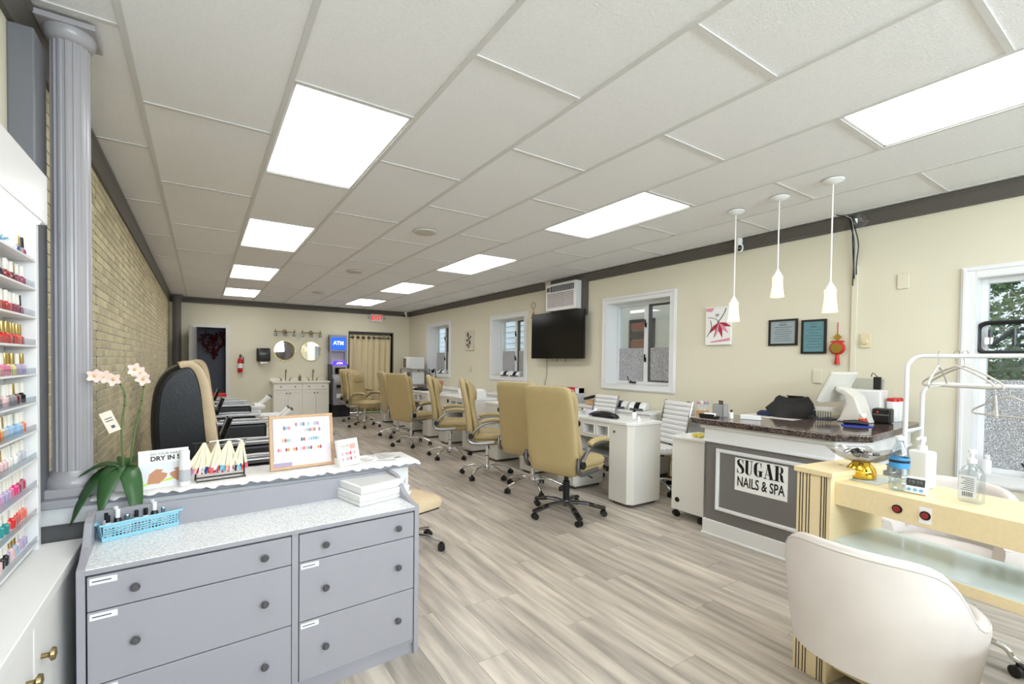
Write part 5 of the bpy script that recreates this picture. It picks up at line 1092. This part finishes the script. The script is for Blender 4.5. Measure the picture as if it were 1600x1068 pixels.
# white column-like towel box and red canister on the shelf behind
t = thing('storage_bin', 'red lidded clear bin standing by the dark doorway', 'bin', (.25, 10.7, 0)); MB().pillow([(0, 0, 0, .14, .14), (0, 0, .6, .16, .16)], 24, 5).build('bin', M('milky_plastic', (206, 200, 190), .4), t, smooth=True); MB().pillow([(0, 0, .6, .17, .17), (0, 0, .64, .17, .17), (0, 0, .66, .14, .14)], 24, 5).build('lid', REDS, t, smooth=True)
# ================================================================ reception
XD = 3.42; CZ = .93
def grow(k): return [(XD-k, 2.17+k), (XD-k, 1.29-k*.4), (XD+.09-k*.3, 1.2-k), (4.66, 1.27-k), (4.66, 1.74), (3.86, 1.74), (3.86, 2.17+k)]
DG = M('reception_grey', (120, 117, 115), .5)
t = thing('reception_desk', 'L-shaped grey reception desk with white mouldings and brown granite top', 'desk')
t.location = (XD, 2.17, 0); O = Vector((XD, 2.17))
def rel(ps): return [(x_-O.x, y_-O.y) for x_, y_ in ps]
MB().prism(rel(grow(0)), .0, CZ-.05, 'z').build('body', DG, t)
MB().prism(rel(grow(.016)), 0, .125, 'z').build('baseboard', WHITEP, t, bevel=.005); MB().prism(rel(grow(.024)), 0, .02, 'z').build('shoe_mould', WHITEP, t, bevel=.005)
MB().prism(rel(grow(.014)), .745, .85, 'z').build('fascia', WHITEP, t, bevel=.004); MB().prism(rel(grow(.026)), .742, .765, 'z').build('fascia_bead', WHITEP, t, bevel=.008); MB().prism(rel(grow(.04)), .85, CZ-.045, 'z').build('cove_mould', WHITEP, t, bevel=.012, seg=3)
GRAN = speckle('brown_granite', (58, 50, 47), [(86, 72, 66), (116, 104, 98), (40, 36, 34), (74, 68, 66), (124, 92, 76)], 130, .08, .7)
MB().prism(rel(grow(.085)), CZ-.045, CZ, 'z').build('granite_top', GRAN, t, bevel=.008, seg=3)
a = on(1119, 700, x=XD-.01); c = on(1119, 796, x=XD-.01); y0_, y1_ = 1.33, a.y
def mould(b, y0, y1, z0, z1): frame4(b, y0, y1, z0, z1, .026, -.012, 0); frame4(b, y0+.006, y1-.006, z0+.006, z1-.006, .012, -.02, -.012)
b = MB(); mould(b, y0_-O.y, y1_-O.y, c.z, a.z); b.build('panel_moulding', WHITEP, t)
b = MB(Matrix.Translation((XD+.09-O.x, 1.2-O.y, 0)) @ Matrix.Rotation(math.atan2(.07, 1.15)+PI/2, 4, 'Z')); mould(b, -1.05, -.07, c.z, a.z); b.build('panel_moulding', WHITEP, t)
# SUGAR NAILS & SPA sign on the panel
a = on(1149, 713, x=XD-.004); c = on(1230, 783, x=XD-.004); a2 = on(1147, 763, x=XD-.004)
sw = a.y-c.y; sh_ = a.z-a2.z
sgn = thing('salon_sign', 'white salon name plaque with black lettering on the desk front', 'sign', (XD-.001, (a.y+c.y)/2, (a.z+a2.z)/2-.004))
MB().box(-.005, 0, -sw/2, sw/2, -sh_/2, sh_/2).build('plaque', PAPER, sgn)
SG = M('sign_black', (8, 8, 8), .4)
def strokes(nm, paths, ox, oz, sc, par):
    "variable-width pen strokes: lists of (u, v, half width) in letter units, on the plane facing -x"
    b = MB()
    for q, ps in enumerate(paths):
        ps = spline(ps, 5) if len(ps) > 2 else ps; L2 = []; R2 = []
        for i, (u, v, h) in enumerate(ps):
            p0, p1 = ps[max(i-1, 0)], ps[min(i+1, len(ps)-1)]; d = Vector((p1[0]-p0[0], p1[1]-p0[1])).normalized(); n_ = Vector((-d.y, d.x))
            L2.append((u+n_.x*h, v+n_.y*h)); R2.append((u-n_.x*h, v-n_.y*h))
        vs = []
        for l_, r_ in zip(L2, R2):
            for xx in (-.0062-.0001*q, -.0049): vs += [(xx, -(ox+l_[0]*sc), oz+l_[1]*sc), (xx, -(ox+r_[0]*sc), oz+r_[1]*sc)]
        fs = []
        for i in range(len(ps)-1):
            k = 4*i; fs += [(k, k+1, k+5, k+4), (k+2, k+6, k+7, k+3), (k, k+4, k+6, k+2), (k+1, k+3, k+7, k+5)]
        b.add(vs, fs+[(0, 2, 3, 1), (4*len(ps)-4, 4*len(ps)-3, 4*len(ps)-1, 4*len(ps)-2)])
    return b.build(nm, SG, par)
def rect(u0, u1, v0, v1): return [((u0+u1)/2, v0, (u1-u0)/2), ((u0+u1)/2, v1, (u1-u0)/2)]
SER = .022
GL = {'S': [[(.60, .76, .015), (.56, .90, .03), (.36, .985, .016), (.16, .86, .075), (.2, .66, .10), (.42, .5, .12), (.58, .34, .10), (.58, .14, .075), (.38, .015, .016), (.14, .09, .03), (.07, .28, .015)], rect(.585, .615, .68, .99), rect(.055, .085, .01, .34)],
      'U': [rect(.06, .26, .3, 1), [(.16, .32, .10), (.18, .14, .095), (.36, .015, .02), (.52, .1, .02), (.58, .32, .022)], rect(.56, .60, .3, 1), rect(.0, .32, 1-2*SER, 1), rect(.48, .68, 1-2*SER, 1)],
      'G': [[(.62, .74, .015), (.56, .92, .02), (.38, .985, .016), (.16, .82, .09), (.12, .5, .11), (.16, .18, .09), (.38, .015, .016), (.54, .08, .03), (.58, .2, .06)], rect(.605, .635, .66, .99), rect(.48, .68, .05, .42), rect(.38, .74, .40, .44)],
      'A': [[(.1, .02, .018), (.38, .98, .018)], [(.36, 1, .10), (.66, .0, .10)], rect(.2, .56, .28, .315), rect(.0, .22, 0, 2*SER), rect(.5, .82, 0, 2*SER)],
      'R': [rect(.08, .28, 0, 1), [(.26, .98, .018), (.44, .97, .02), (.58, .86, .07), (.58, .64, .07), (.44, .53, .02), (.26, .52, .018)], [(.42, .52, .03), (.54, .4, .08), (.58, .18, .09), (.66, .04, .06), (.78, .06, .015)], rect(0, .36, 0, 2*SER), rect(0, .3, 1-2*SER, 1)]}
ox = -sw/2+.035*sw; sc = sh_*.44; adv = {'S': .72, 'U': .74, 'G': .78, 'A': .84, 'R': .80}
tot = sum(adv.values())*sc; kx = (sw*.93)/tot
for ch in 'SUGAR':
    o = strokes('letter', [[(u*kx*.9, v, h*.95) for u, v, h in st] for st in GL[ch]], ox, sh_*.03, sc, sgn); ox += adv[ch]*sc*kx
o = text('tagline', 'NAILS & SPA', sh_*.34, SG, sgn, (-.0056, 0, -sh_*.23), RX, depth=.0006, offset=.0012)
k = sw*.9/o.dimensions.x if o.dimensions.x else 1
for v in o.data.vertices: v.co.x *= k; v.co.y *= 1.25
# back desk for the bag
t = thing('back_desk', 'narrow white desk against the wall behind the reception counter', 'desk', (4.26, 1.76, 0)); MB().box(0, .42, 0, .62, .86, .89).build('top', WHITE, t, bevel=.003); MB().box(.02, .40, .01, .03, 0, .86).build('leg_panel', WHITE, t); MB().box(.02, .40, .59, .61, 0, .86).build('leg_panel', WHITE, t); MB().box(.38, .40, .03, .59, .3, .86).build('back_panel', WHITE, t)
ZR = CZ+.001
def at(u, v): return on(u, v, z=ZR)
# counter-top items
t = thing('card_holder', 'black tray of white business cards on the counter end', 'card holder', (3.45, 2.17, ZR), .1); MB().box(-.05, .05, -.06, .06, 0, .012).build('tray', BLACK, t, bevel=.004); MB().box(-.05, -.042, -.06, .06, .012, .03).build('lip', BLACK, t)
for i in range(4): MB(Matrix.Rotation(math.radians(-20-4*i), 4, 'Y')).box(-.02, .03, -.045, .045, .014+.002*i, .0155+.002*i).build('card', PAPER, t)
t = thing('pen_holder', 'grey square pen holder with pens on the counter end', 'pen holder', (3.6, 2.17, ZR)); 
b = MB(); b.box(-.035, .035, -.045, .045, 0, .004)
for q in ((-.035, -.032, -.045, .045), (.032, .035, -.045, .045), (-.035, .035, -.045, -.042), (-.035, .035, .042, .045)): b.box(*q, .004, .1)
b.build('cup', M('mesh_grey', (168, 168, 168), .5), t)
for i in range(4): MB().cyl((-.015+.01*i, -.02+.012*i, .006), (-.018+.012*i, -.028+.016*i, .13), .0045, n=8).build('pen', (BLACK, DGREY, M('pen_olive', (120, 116, 80), .4), BLACK)[i], t)
bottle(3.52, 2.03, ZR, .014, .07, 'small white nail polish with black cap beside the pen holder', PLASTW, BLACK, 'polish_sample')
t = thing('phone_stand', 'small white plastic stand lying on the counter', 'stand', (3.62, 1.93, ZR), .3); MB().prism([(-.03, 0), (.05, 0), (.05, .006), (.0, .012), (-.01, .035), (-.03, .035)], -.07, .07, 'y').build('cradle', PLASTW, t, bevel=.004); MB().box(-.02, .02, -.02, .02, -.0, .006).build('foot', PLASTW, t)
# bag / jacket heap
b = MB(); rnd = random.Random(2); rings = []
for i, (z_, k) in enumerate(((0, 1), (.03, 1.06), (.08, 1.0), (.13, .8), (.165, .5), (.18, .2))):
    r_ = []
    for j in range(28):
        a_ = 2*PI*j/28; f_ = 1+.1*math.sin(3*a_+i)+.07*math.sin(5*a_+2*i); r_.append((.10*k*f_*math.cos(a_)+.01*i, (.17*k*f_)*math.sin(a_)-.02*i*math.sin(a_*2), z_+.012*math.sin(4*a_+i)*(0 if i == 0 else 1)))
    rings.append(r_)
t = thing('folded_jacket', 'crumpled black jacket heaped behind the reception counter', 'jacket', (4.45, 2.02, .891)); MB().loft(rings).build('cloth', M('black_nylon', (26, 26, 28), .6, bump=.3, bscale=25), t, smooth=True)
MB().tube(spline([(-.05, -.17, .03), (-.09, -.2, .03), (-.1, -.25, .02)], 4), .018, 10).build('sleeve', M('black_nylon', (26, 26, 28), .6), t, smooth=True); MB().pillow([(-.05, .2, 0, .05, .06), (-.05, .2, .02, .055, .065), (-.05, .2, .045, .03, .04)], 16, 3).build('navy_cap', M('navy_cloth', (32, 42, 78), .7), t, smooth=True)
# point of sale monitor
POS = M('pos_ivory', (232, 229, 220), .35)
t = thing('pos_monitor', 'ivory point of sale monitor seen from behind on the counter', 'monitor', (4.2, 1.46, ZR), math.radians(-97))
MB().prism([(-.10, 0), (.1, 0), (.09, .02), (.05, .14), (.03, .2), (-.04, .25), (-.1, .27), (-.11, .235), (-.05, .2), (-.03, .14), (-.07, .03)], -.075, .075, 'y').build('stand', POS, t, bevel=.018, seg=3)
m4 = Matrix.Translation((-.13, 0, .26)) @ Matrix.Rotation(math.radians(24), 4, 'Y')
MB(m4).box(-.012, .018, -.17, .17, -.13, .13).build('display_housing', POS, t, bevel=.012, seg=3); MB(m4).box(-.014, -.011, -.16, .16, -.12, .12).build('screen', BLACKG, t)
t = thing('paper_tray', 'dark wire tray of stacked papers beside the monitor', 'tray', (4.22, 1.66, ZR)); MB().box(-.1, .1, -.07, .05, 0, .004).build('tray_base', M('wire_navy', (60, 66, 80), .5), t); 
for i in range(8): y_ = -.07+.12*i/7; MB().box(-.1, -.097, y_-.002, y_+.002, .004, .07).build('wire_bar', M('wire_navy', (60, 66, 80), .5), t)
for i in range(5): MB(Matrix.Rotation(.05*i-.1, 4, 'Z') @ Matrix.Rotation(.08, 4, 'Y')).box(-.09, .09, -.065, .045, .06+.008*i, .0635+.008*i).build('paper', PAPER, t)
p = at(1331, 652); t = thing('cat_figurine', 'little red and white lucky figurine on the counter corner', 'figurine', (4.05, 1.36, ZR)); MB().lathe([(.0, 0), (.025, 0), (.03, .015), (.028, .035), (.018, .05)], n=18).build('body', REDS, t, smooth=True); MB().lathe([(.012, .045), (.02, .055), (.022, .068), (.014, .082), (.0, .085)], n=18).build('head', PLASTW, t, smooth=True)
for s_ in (-1, 1): MB().cyl((-.0, s_*.013, .076), (-.0, s_*.016, .095), .008, .001, n=8).build('ear', PLASTW, t)
MB().tube(arc((0, 0, .047), .02, 0, 360, 16, 'xy')[:-1], .003, 6, closed=True).build('collar', GOLD, t)
t = thing('stapler', 'black stapler on a blue pad near the counter corner', 'stapler', (3.93, 1.36, ZR), .5); MB().box(-.035, .035, -.09, .08, 0, .006).build('blue_pad', M('royal_blue', (40, 60, 180), .4), t); MB().tube([(0, -.07, .018), (0, .0, .026), (0, .07, .022)], [.015, .019, .016], 10).build('stapler_body', BLACK, t, smooth=True)
t = thing('desk_printer', 'white desktop printer against the wall end of the counter', 'printer', (4.5, 1.5, ZR), math.radians(6)); MB().box(-.10, .12, -.12, .12, 0, .24).build('housing', PLASTW, t, bevel=.012); MB(Matrix.Translation((.06, 0, .24)) @ Matrix.Rotation(math.radians(18), 4, 'Y')).box(-.004, .004, -.10, .10, 0, .09).build('paper_feed', CLEAR, t); MB().box(-.102, -.1, -.02, .02, .17, .18).build('badge', BLACK, t); MB().disc((-.1, 0, .11), .025, 'x', -.003, 16).build('emblem', LGREY, t)
t = thing('receipt_printer', 'small black receipt printer in front of the white printer', 'printer', (4.32, 1.33, ZR), math.radians(6)); MB().box(-.05, .06, -.055, .055, 0, .11).build('housing', BLACK, t, bevel=.012); MB().box(-.053, -.049, -.045, .045, .06, .07).build('paper_slot', DGREY, t); MB().disc((-.05, .02, .085), .004, 'x', -.003, 10).build('red_light', M('red_led', (255, 40, 30), .4, emit=2), t)
for i, (x_, y_, lab) in enumerate(((4.52, 1.33, 'white canister with red band at the wall end of the counter'), (4.60, 1.33, 'white canister with red band tucked against the wall'))):
    t = thing('wipes_canister', lab, 'canister', (x_, y_, ZR), 0, 'white canisters with red bands'); MB().lathe([(.0, 0), (.036, 0), (.037, .004), (.037, .165), (.034, .17)], n=20).build('tube', PLASTW, t, smooth=True); MB().lathe([(.0375, .155), (.038, .155), (.038, .172), (.034, .18), (.0, .18)], n=20).build('red_lid', REDS, t, smooth=True)
t = thing('phone_charger', 'black phone handset standing on the printer', 'phone', (4.55, 1.44, ZR+.241)); MB().box(-.012, .012, -.025, .025, 0, .1).build('handset', BLACK, t, bevel=.006); MB().tube(spline([(0, 0, .1), (0, .03, .13), (.03, .05, .1)], 4), .003, 6).build('cord', BLACK, t)
# ---------------------------------------------------------------- white cart and gold trolley
p = on(1052, 806, z=0); q = on(1098, 826, z=0)
t = thing('rolling_cart', 'plain white cabinet cart on casters beside the reception desk', 'cart', (3.55, 2.27, 0)); MB().box(0, .38, 0, .31, .07, .70).build('cabinet', TS, t, bevel=.003); MB().box(-.012, .392, -.012, .322, .70, .72).build('top', TT, t, bevel=.003)
for x_, y_ in ((.03, .03), (.35, .03), (.03, .28), (.35, .28)): link('caster', caster((x_, y_)), t)
MB().disc((-.001, .25, .16), .022, 'x', -.003, 18).build('cable_hole', BLACK, t)
t = thing('toe_separators', 'yellow foam toe separators lying on the white cart', 'toe separators', (3.7, 2.38, .721)); YEL = M('yellow_foam', (242, 230, 120), .8)
for k in range(2):
    for j in range(4): MB().cyl((-.05+.033*j, k*.05, 0), (-.05+.033*j, k*.05+.02, .022), .012, n=10).build('foam_finger', YEL, t, smooth=True)
    MB().box(-.07, .07, k*.05-.012, k*.05+.006, 0, .016).build('foam_bar', YEL, t, bevel=.004)
t = thing('gold_trolley', 'gold framed trolley with white marble panels by the white ribbed chair', 'trolley', (4.42, 2.82, 0)); MAR = M('white_marble', (236, 236, 236), .2, var=.06, vscale=5)
for x_ in (0, .24):
    for y_ in (0, .42): MB().box(x_, x_+.02, y_, y_+.02, .05, .78).build('post', GOLD, t)
for z_ in (.08, .55, .765): frame4(MB(Matrix(((0, 0, 1, 0), (0, 1, 0, 0), (1, 0, 0, z_), (0, 0, 0, 1)))), 0, .44, 0, .26, .02, 0, .018).build('rail_frame', GOLD, t)
for z_ in (.10, .30): MB().box(.002, .26, .022, .418, z_, z_+.19).build('drawer', MAR, t, bevel=.002); MB().box(-.012, .002, .17, .27, z_+.09, z_+.10).build('pull', GOLD, t)
MB().box(.01, .25, .02, .42, .57, .58).build('shelf', MAR, t); MB().box(.24, .25, .02, .42, .58, .74).build('splash_panel', MAR, t); MB().box(.0, .26, .0, .44, .784, .79).build('top', MAR, t)
for x_, y_ in ((.01, .01), (.25, .01), (.01, .43), (.25, .43)): link('caster', caster((x_, y_)), t)
t = thing('brush_cup', 'wooden cup of pink and white brushes on the gold trolley', 'cup', (4.53, 2.93, .791)); MB().box(-.04, .04, -.05, .05, 0, .07).build('cup', WOOD, t, bevel=.003)
for i in range(7):
    a_ = i*2*PI/7; o = MB().cyl((.02*math.cos(a_), .025*math.sin(a_), .06), (.04*math.cos(a_), .05*math.sin(a_), .14), .004, n=6).build('handle', PLASTW, t); MB().lathe([(.0, 0), (.012, .006), (.016, .025), (.0, .04)], (.04*math.cos(a_), .05*math.sin(a_), .135), 10).build('brush_head', (PINK, PLASTW, M('brush_blue', (150, 200, 226), .6))[i % 3], o, smooth=True)
t = thing('tool_basket', 'wire basket of tools and bottles on the gold trolley', 'basket', (4.53, 3.12, .791)); 
for z_ in (.004, .05, .09): MB().tube([(-.05, -.06, z_), (.05, -.06, z_), (.05, .06, z_), (-.05, .06, z_)], .003, 6, closed=True).build('wire_ring', LGREY, t)
for i in range(10): x_, y_ = ((-.05, -.06+.024*i) if i < 6 else (.05, -.06+.04*(i-6))); MB().cyl((x_, y_, .004), (x_, y_, .09), .002, n=6).build('wire_bar', LGREY, t)
MB().lathe([(.0, .004), (.02, .004), (.02, .09), (.008, .1), (.008, .13), (.018, .132), (.018, .15), (.0, .15)], (.0, -.02, 0), 14).build('spray_bottle', BLACK, t, smooth=True); MB().tube(arc((0, .03, .06), .055, 0, 360, 18, 'yz')[:-1], .004, 6, closed=True).build('cable_loop', LGREY, t)
# ---------------------------------------------------------------- maple manicure table
TR = -.13
t = thing('maple_table', 'pale maple two-tier manicure table with frosted glass shelf', 'table', (2.26, .995, 0), TR, None)
LT, WD = 1.5, .40; BLK = M('groove_black', (40, 36, 32), .6); GLT = M('blue_tinted_glass', (220, 234, 236), .06, var=.06, vscale=3)
for k, y_ in enumerate((-.14, -LT)):
    pd = MB().box(0, WD, y_, y_+.14, .0, .885).build('pedestal', MAPLE, t, bevel=.002); MB().box(-.01, WD+.01, y_-.01, y_+.15, .885, .908).build('pedestal_cap', MAPLE, pd, bevel=.003)
    for j, g_ in enumerate((.016, .024, .036, .084, .096, .112, .124)): MB().box(-.0015, .001, y_+g_, y_+g_+.0035, .0, .884).build('groove', BLK, pd)
MB().disc((.2, -.07, .9085), .008, 'z', .001, 14).build('cap_screw', SILVER, t)
bm_ = MB().box(.03, WD-.03, -LT+.14, -.14, .77, .866).build('top_beam', MAPLE, t, bevel=.002)
MB().box(.02, WD-.02, -LT+.14, -.14, .575, .614).build('lower_shelf', MAPLE, t, bevel=.002); MB().box(.022, WD-.022, -LT+.14, -.141, .614, .622).build('glass_sheet', GLT, t)
MB().box(.05, WD-.05, -LT+.14, -.14, .06, .09).build('foot_rail', MAPLE, t)
TMI = (Matrix.Translation((2.26, .995, 0)) @ Matrix.Rotation(TR, 4, 'Z'))
for k, (u, v) in enumerate(((1399, 790), (1443, 800))):
    q = TMI.inverted() @ on(u, v, x=2.26+.03-.1*(k*.1+.25)); yy = (-.42, -.545)[k]
    q2 = None
    for s_ in range(60):   # walk along the beam face to the pixel column
        yy = -.2-.012*s_; w_ = TMI @ Vector((.029, yy, .815)); d = w_-CAMP; uu = CX+FPX*d.dot(AR)/d.dot(AF)
        if uu >= u: break
    MB().disc((.03, yy, .815), .016, 'x', -.004, 20).build('switch_bezel', BLACK, bm_, smooth=True); MB().disc((.026, yy, .815), .011, 'x', -.004, 18).build('switch_button', M('dark_red_plastic', (150, 40, 36), .35), bm_)
    if k: MB().box(.0292, .03, yy-.018, yy+.018, .785, .845).build('switch_label', PAPER, bm_)
BT = .867
def bt(u, v): q = on(u, v, z=BT); return (q.x, q.y, BT)
p = bt(1345, 746)
t = thing('glass_mat', 'clear glass sheet lying on the maple table under the gold bowl', 'glass sheet', (p[0]+.02, p[1]+.0, BT), TR); MB().box(-.1, .1, -.1, .09, 0, .004).build('sheet', GLASS, t); MB().box(-.098, .098, -.098, .088, .0002, .0006).build('paper_underlay', PAPER, t)
t = thing('candy_bowl', 'gold footed bowl with scalloped glass dish on the maple table', 'bowl', (p[0], p[1], BT+.0046)); GOLDS = M('polished_gold', (226, 184, 70), .12, 1)
MB().lathe([(.0, 0), (.052, 0), (.056, .012), (.05, .04), (.034, .062), (.03, .068), (.0, .068)], n=28).build('foot', GOLDS, t, smooth=True)
def dish(k, zo):
    rr = []
    for r_, z_ in ((.03, .0), (.06, .006), (.09, .02), (.115, .042)): rr.append([((r_*(1+.15*(r_/.125)*math.sin(8*a_)))*math.cos(a_), (r_*(1+.15*(r_/.125)*math.sin(8*a_)))*math.sin(a_), z_+zo+.008*math.sin(8*a_)*(r_/.125)) for a_ in [2*PI*j/64 for j in range(64)]])
    return rr
r1 = dish(0, .068); r2 = [[(x_*.97, y_*.97, z_+.004) for x_, y_, z_ in q] for q in r1]
MB().loft(r1+r2[::-1]).build('glass_dish', glass('cut_glass', (236, 234, 230), .13, .03), t, smooth=True)
rnd = random.Random(9); 
for i in range(14):
    a_ = rnd.random()*6.28; r_ = .06*rnd.random()**.5; MB(Matrix.Translation((r_*math.cos(a_), r_*math.sin(a_), .094+.012*rnd.random())) @ Matrix.Rotation(rnd.random()*3, 4, 'Z') @ Matrix.Rotation(rnd.uniform(-.4, .4), 4, 'X')).pillow([(0, 0, 0, .008, .014), (0, 0, .006, .01, .017), (0, 0, .012, .006, .012)], 10, 4).build('wrapped_sweet', (BLACK, DGREY, SILVER)[i % 3], t)
p = bt(1404, 765); t = thing('water_bottle', 'clear plastic water bottle with blue label on the maple table', 'bottle', p)
MB().lathe([(.0, .004), (.022, 0), (.031, .006), (.031, .03), (.029, .035), (.031, .04), (.031, .055), (.029, .06), (.031, .065), (.031, .135), (.027, .155), (.014, .182), (.0125, .2)], n=24).build('bottle', glass('pet_plastic', (232, 240, 244), .14, .03), t, smooth=True); MB().lathe([(.0315, .09), (.032, .09), (.032, .132), (.0315, .132)], n=24, ring=True).build('label', M('label_blue', (70, 150, 206), .4), t, smooth=True); MB().lathe([(.0322, .112), (.0324, .112), (.0324, .122), (.0322, .122)], n=24, ring=True).build('label_stripe', M('label_navy', (20, 30, 60), .4), t); MB().lathe([(.0145, .2), (.0145, .215), (.0, .216)], n=20).build('cap', PLASTW, t, smooth=True)
p = bt(1438, 762); t = thing('pump_dispenser', 'tall square white pump dispenser behind the kitchen timer', 'dispenser', (p[0]+.03, p[1]+.005, BT), -.3); MB().box(-.028, .028, -.037, .037, 0, .15).build('bottle', PLASTW, t, bevel=.01, seg=3); MB().lathe([(.016, .15), (.016, .168), (.008, .17), (.008, .185), (.011, .187), (.011, .205), (.0, .207)], n=16).build('pump', PLASTW, t, smooth=True); MB().tube([(0, 0, .2), (-.022, .0, .2), (-.032, 0, .194)], .005, 8).build('spout', PLASTW, t, smooth=True)
p = bt(1431, 770); t = thing('kitchen_timer', 'small white digital timer with blue buttons on the maple table', 'timer', (p[0]-.012, p[1]-.002, BT), TR+.15)
lean = Matrix.Rotation(math.radians(12), 4, 'Y'); MB(lean).box(-.009, .009, -.035, .035, 0, .065).build('case', PLASTW, t, bevel=.006, seg=3); MB(lean).box(-.0102, -.0088, -.027, .027, .028, .056).build('display', M('lcd_dark', (62, 66, 66), .2), t)
text('digits', '19:25', .02, M('lcd_digits', (130, 136, 132), .4), t, lean @ Vector((-.0108, 0, .042)), RX, depth=.0002)
for y_ in (-.018, 0, .018): MB(lean).disc((-.0085, y_, .014), .006, 'x', -.003, 14).build('button', M('button_blue', (120, 180, 226), .4), t)
p = bt(1517, 784); t = thing('hand_sanitiser', 'clear pump bottle of hand sanitiser on the maple table', 'bottle', p, -.2); MB().pillow([(0, 0, 0, .022, .03), (0, 0, .004, .026, .034), (0, 0, .105, .026, .034), (0, 0, .125, .02, .024), (0, 0, .138, .012, .012), (0, 0, .145, .012, .012)], 24, 3).build('bottle', glass('gel_clear', (238, 242, 244), .14, .05), t, smooth=True); MB().lathe([(.013, .143), (.013, .158), (.006, .16), (.006, .178), (.012, .18), (.012, .192), (.0, .193)], n=16).build('pump', PLASTW, t, smooth=True)
MB().box(-.0268, -.0262, -.024, .024, .02, .1).build('label', M('clear_label', (226, 230, 234), .4), t)
for j in range(7): MB().box(-.0275, -.0267, -.018, .018-.006*(j % 3), .046+j*.007, .048+j*.007).build('label_print', M('print_grey', (90, 100, 110), .7), t)
for j in range(6): MB().box(-.0275, -.0267, -.014+j*.005, -.012+j*.005, .024, .04).build('barcode_bar', INK, t)
# ---------------------------------------------------------------- garment rack with hangers
ex = 3.75; a = on(1416, 620, x=ex); zt_ = on(1460, 556, x=ex).z
t = thing('garment_rack', 'white tubular double rail garment rack before the big window', 'garment rack', (ex, a.y, 0)); RK = M('rack_white', (238, 240, 242), .3)
z2 = on(1480, 600, x=4.05).z
for x_, zz, y0 in ((0, zt_, 0), (.30, z2, -.0)):
    pts = [(x_, y0, .05), (x_, y0, zz-.08)]+arc((x_, y0-.08, zz-.08), .08, 0, 90, 6, 'yz')+[(x_, y0-.6, zz)]+arc((x_, y0-1.22, zz-.08), .08, 90, 180, 6, 'yz')+[(x_, y0-1.3, .05)]
    MB().tube(pts, .0125, 12).build('rail_loop', RK, t, smooth=True)
for y0 in (0, -1.3):
    for zz in (.12, .95): MB().cyl((0, y0, zz), (.30, y0, zz), .010, n=10).build('cross_tube', RK, t, smooth=True)
    for x_ in (0, .3): link('caster', caster((x_, y0)), t)
RT = Matrix.Translation((ex, a.y, 0))
HG = M('velvet_hanger_beige', (206, 202, 194), .8)
def hanger(u, v, rail, ang, lab):
    x_ = ex+(.30 if rail else 0); zz = (z2 if rail else zt_); q = on(u, v, x=x_); t = thing('clothes_hanger', lab, 'hanger', (x_, q.y, zz+.015), math.radians(ang), 'beige velvet hangers')
    MB().tube([(-.012, 0, -.014)]+arc((0, 0, -.002), .017, 190, -40, 10, 'xz')+[(.004, 0, -.04), (0, 0, -.075)], .002, 6).build('hook', CHROME, t, smooth=True)
    MB().tube(spline([(-.205, 0, -.185), (-.19, 0, -.165), (-.1, 0, -.115), (-.03, 0, -.085), (0, 0, -.075), (.03, 0, -.085), (.1, 0, -.115), (.19, 0, -.165), (.205, 0, -.185), (.19, 0, -.195)], 4)+[(0, 0, -.195), (-.19, 0, -.195), (-.204, 0, -.188)], .006, 8).build('shoulder_loop', HG, t, smooth=True)
hanger(1467, 556, 0, 2, 'beige hanger alone near the corner of the front rail'); hanger(1495, 556, 0, 58, 'beige hanger on the front rail, angled like its close neighbour'); hanger(1508, 556, 0, 58, 'beige hanger on the front rail, nearer the window frame of the angled pair')
hanger(1556, 600, 1, 12, 'beige hanger seen edge-on on the rear rail'); hanger(1580, 600, 1, 60, 'beige hanger turned open on the rear rail')
# white pump bottle on the sill of the big window
t = bottle(XR+.045, .93-.07, .52+TRIMW+.009, .024, .13, 'white bottle on the sill of the big window', PLASTW, PLASTW, 'spray_bottle')
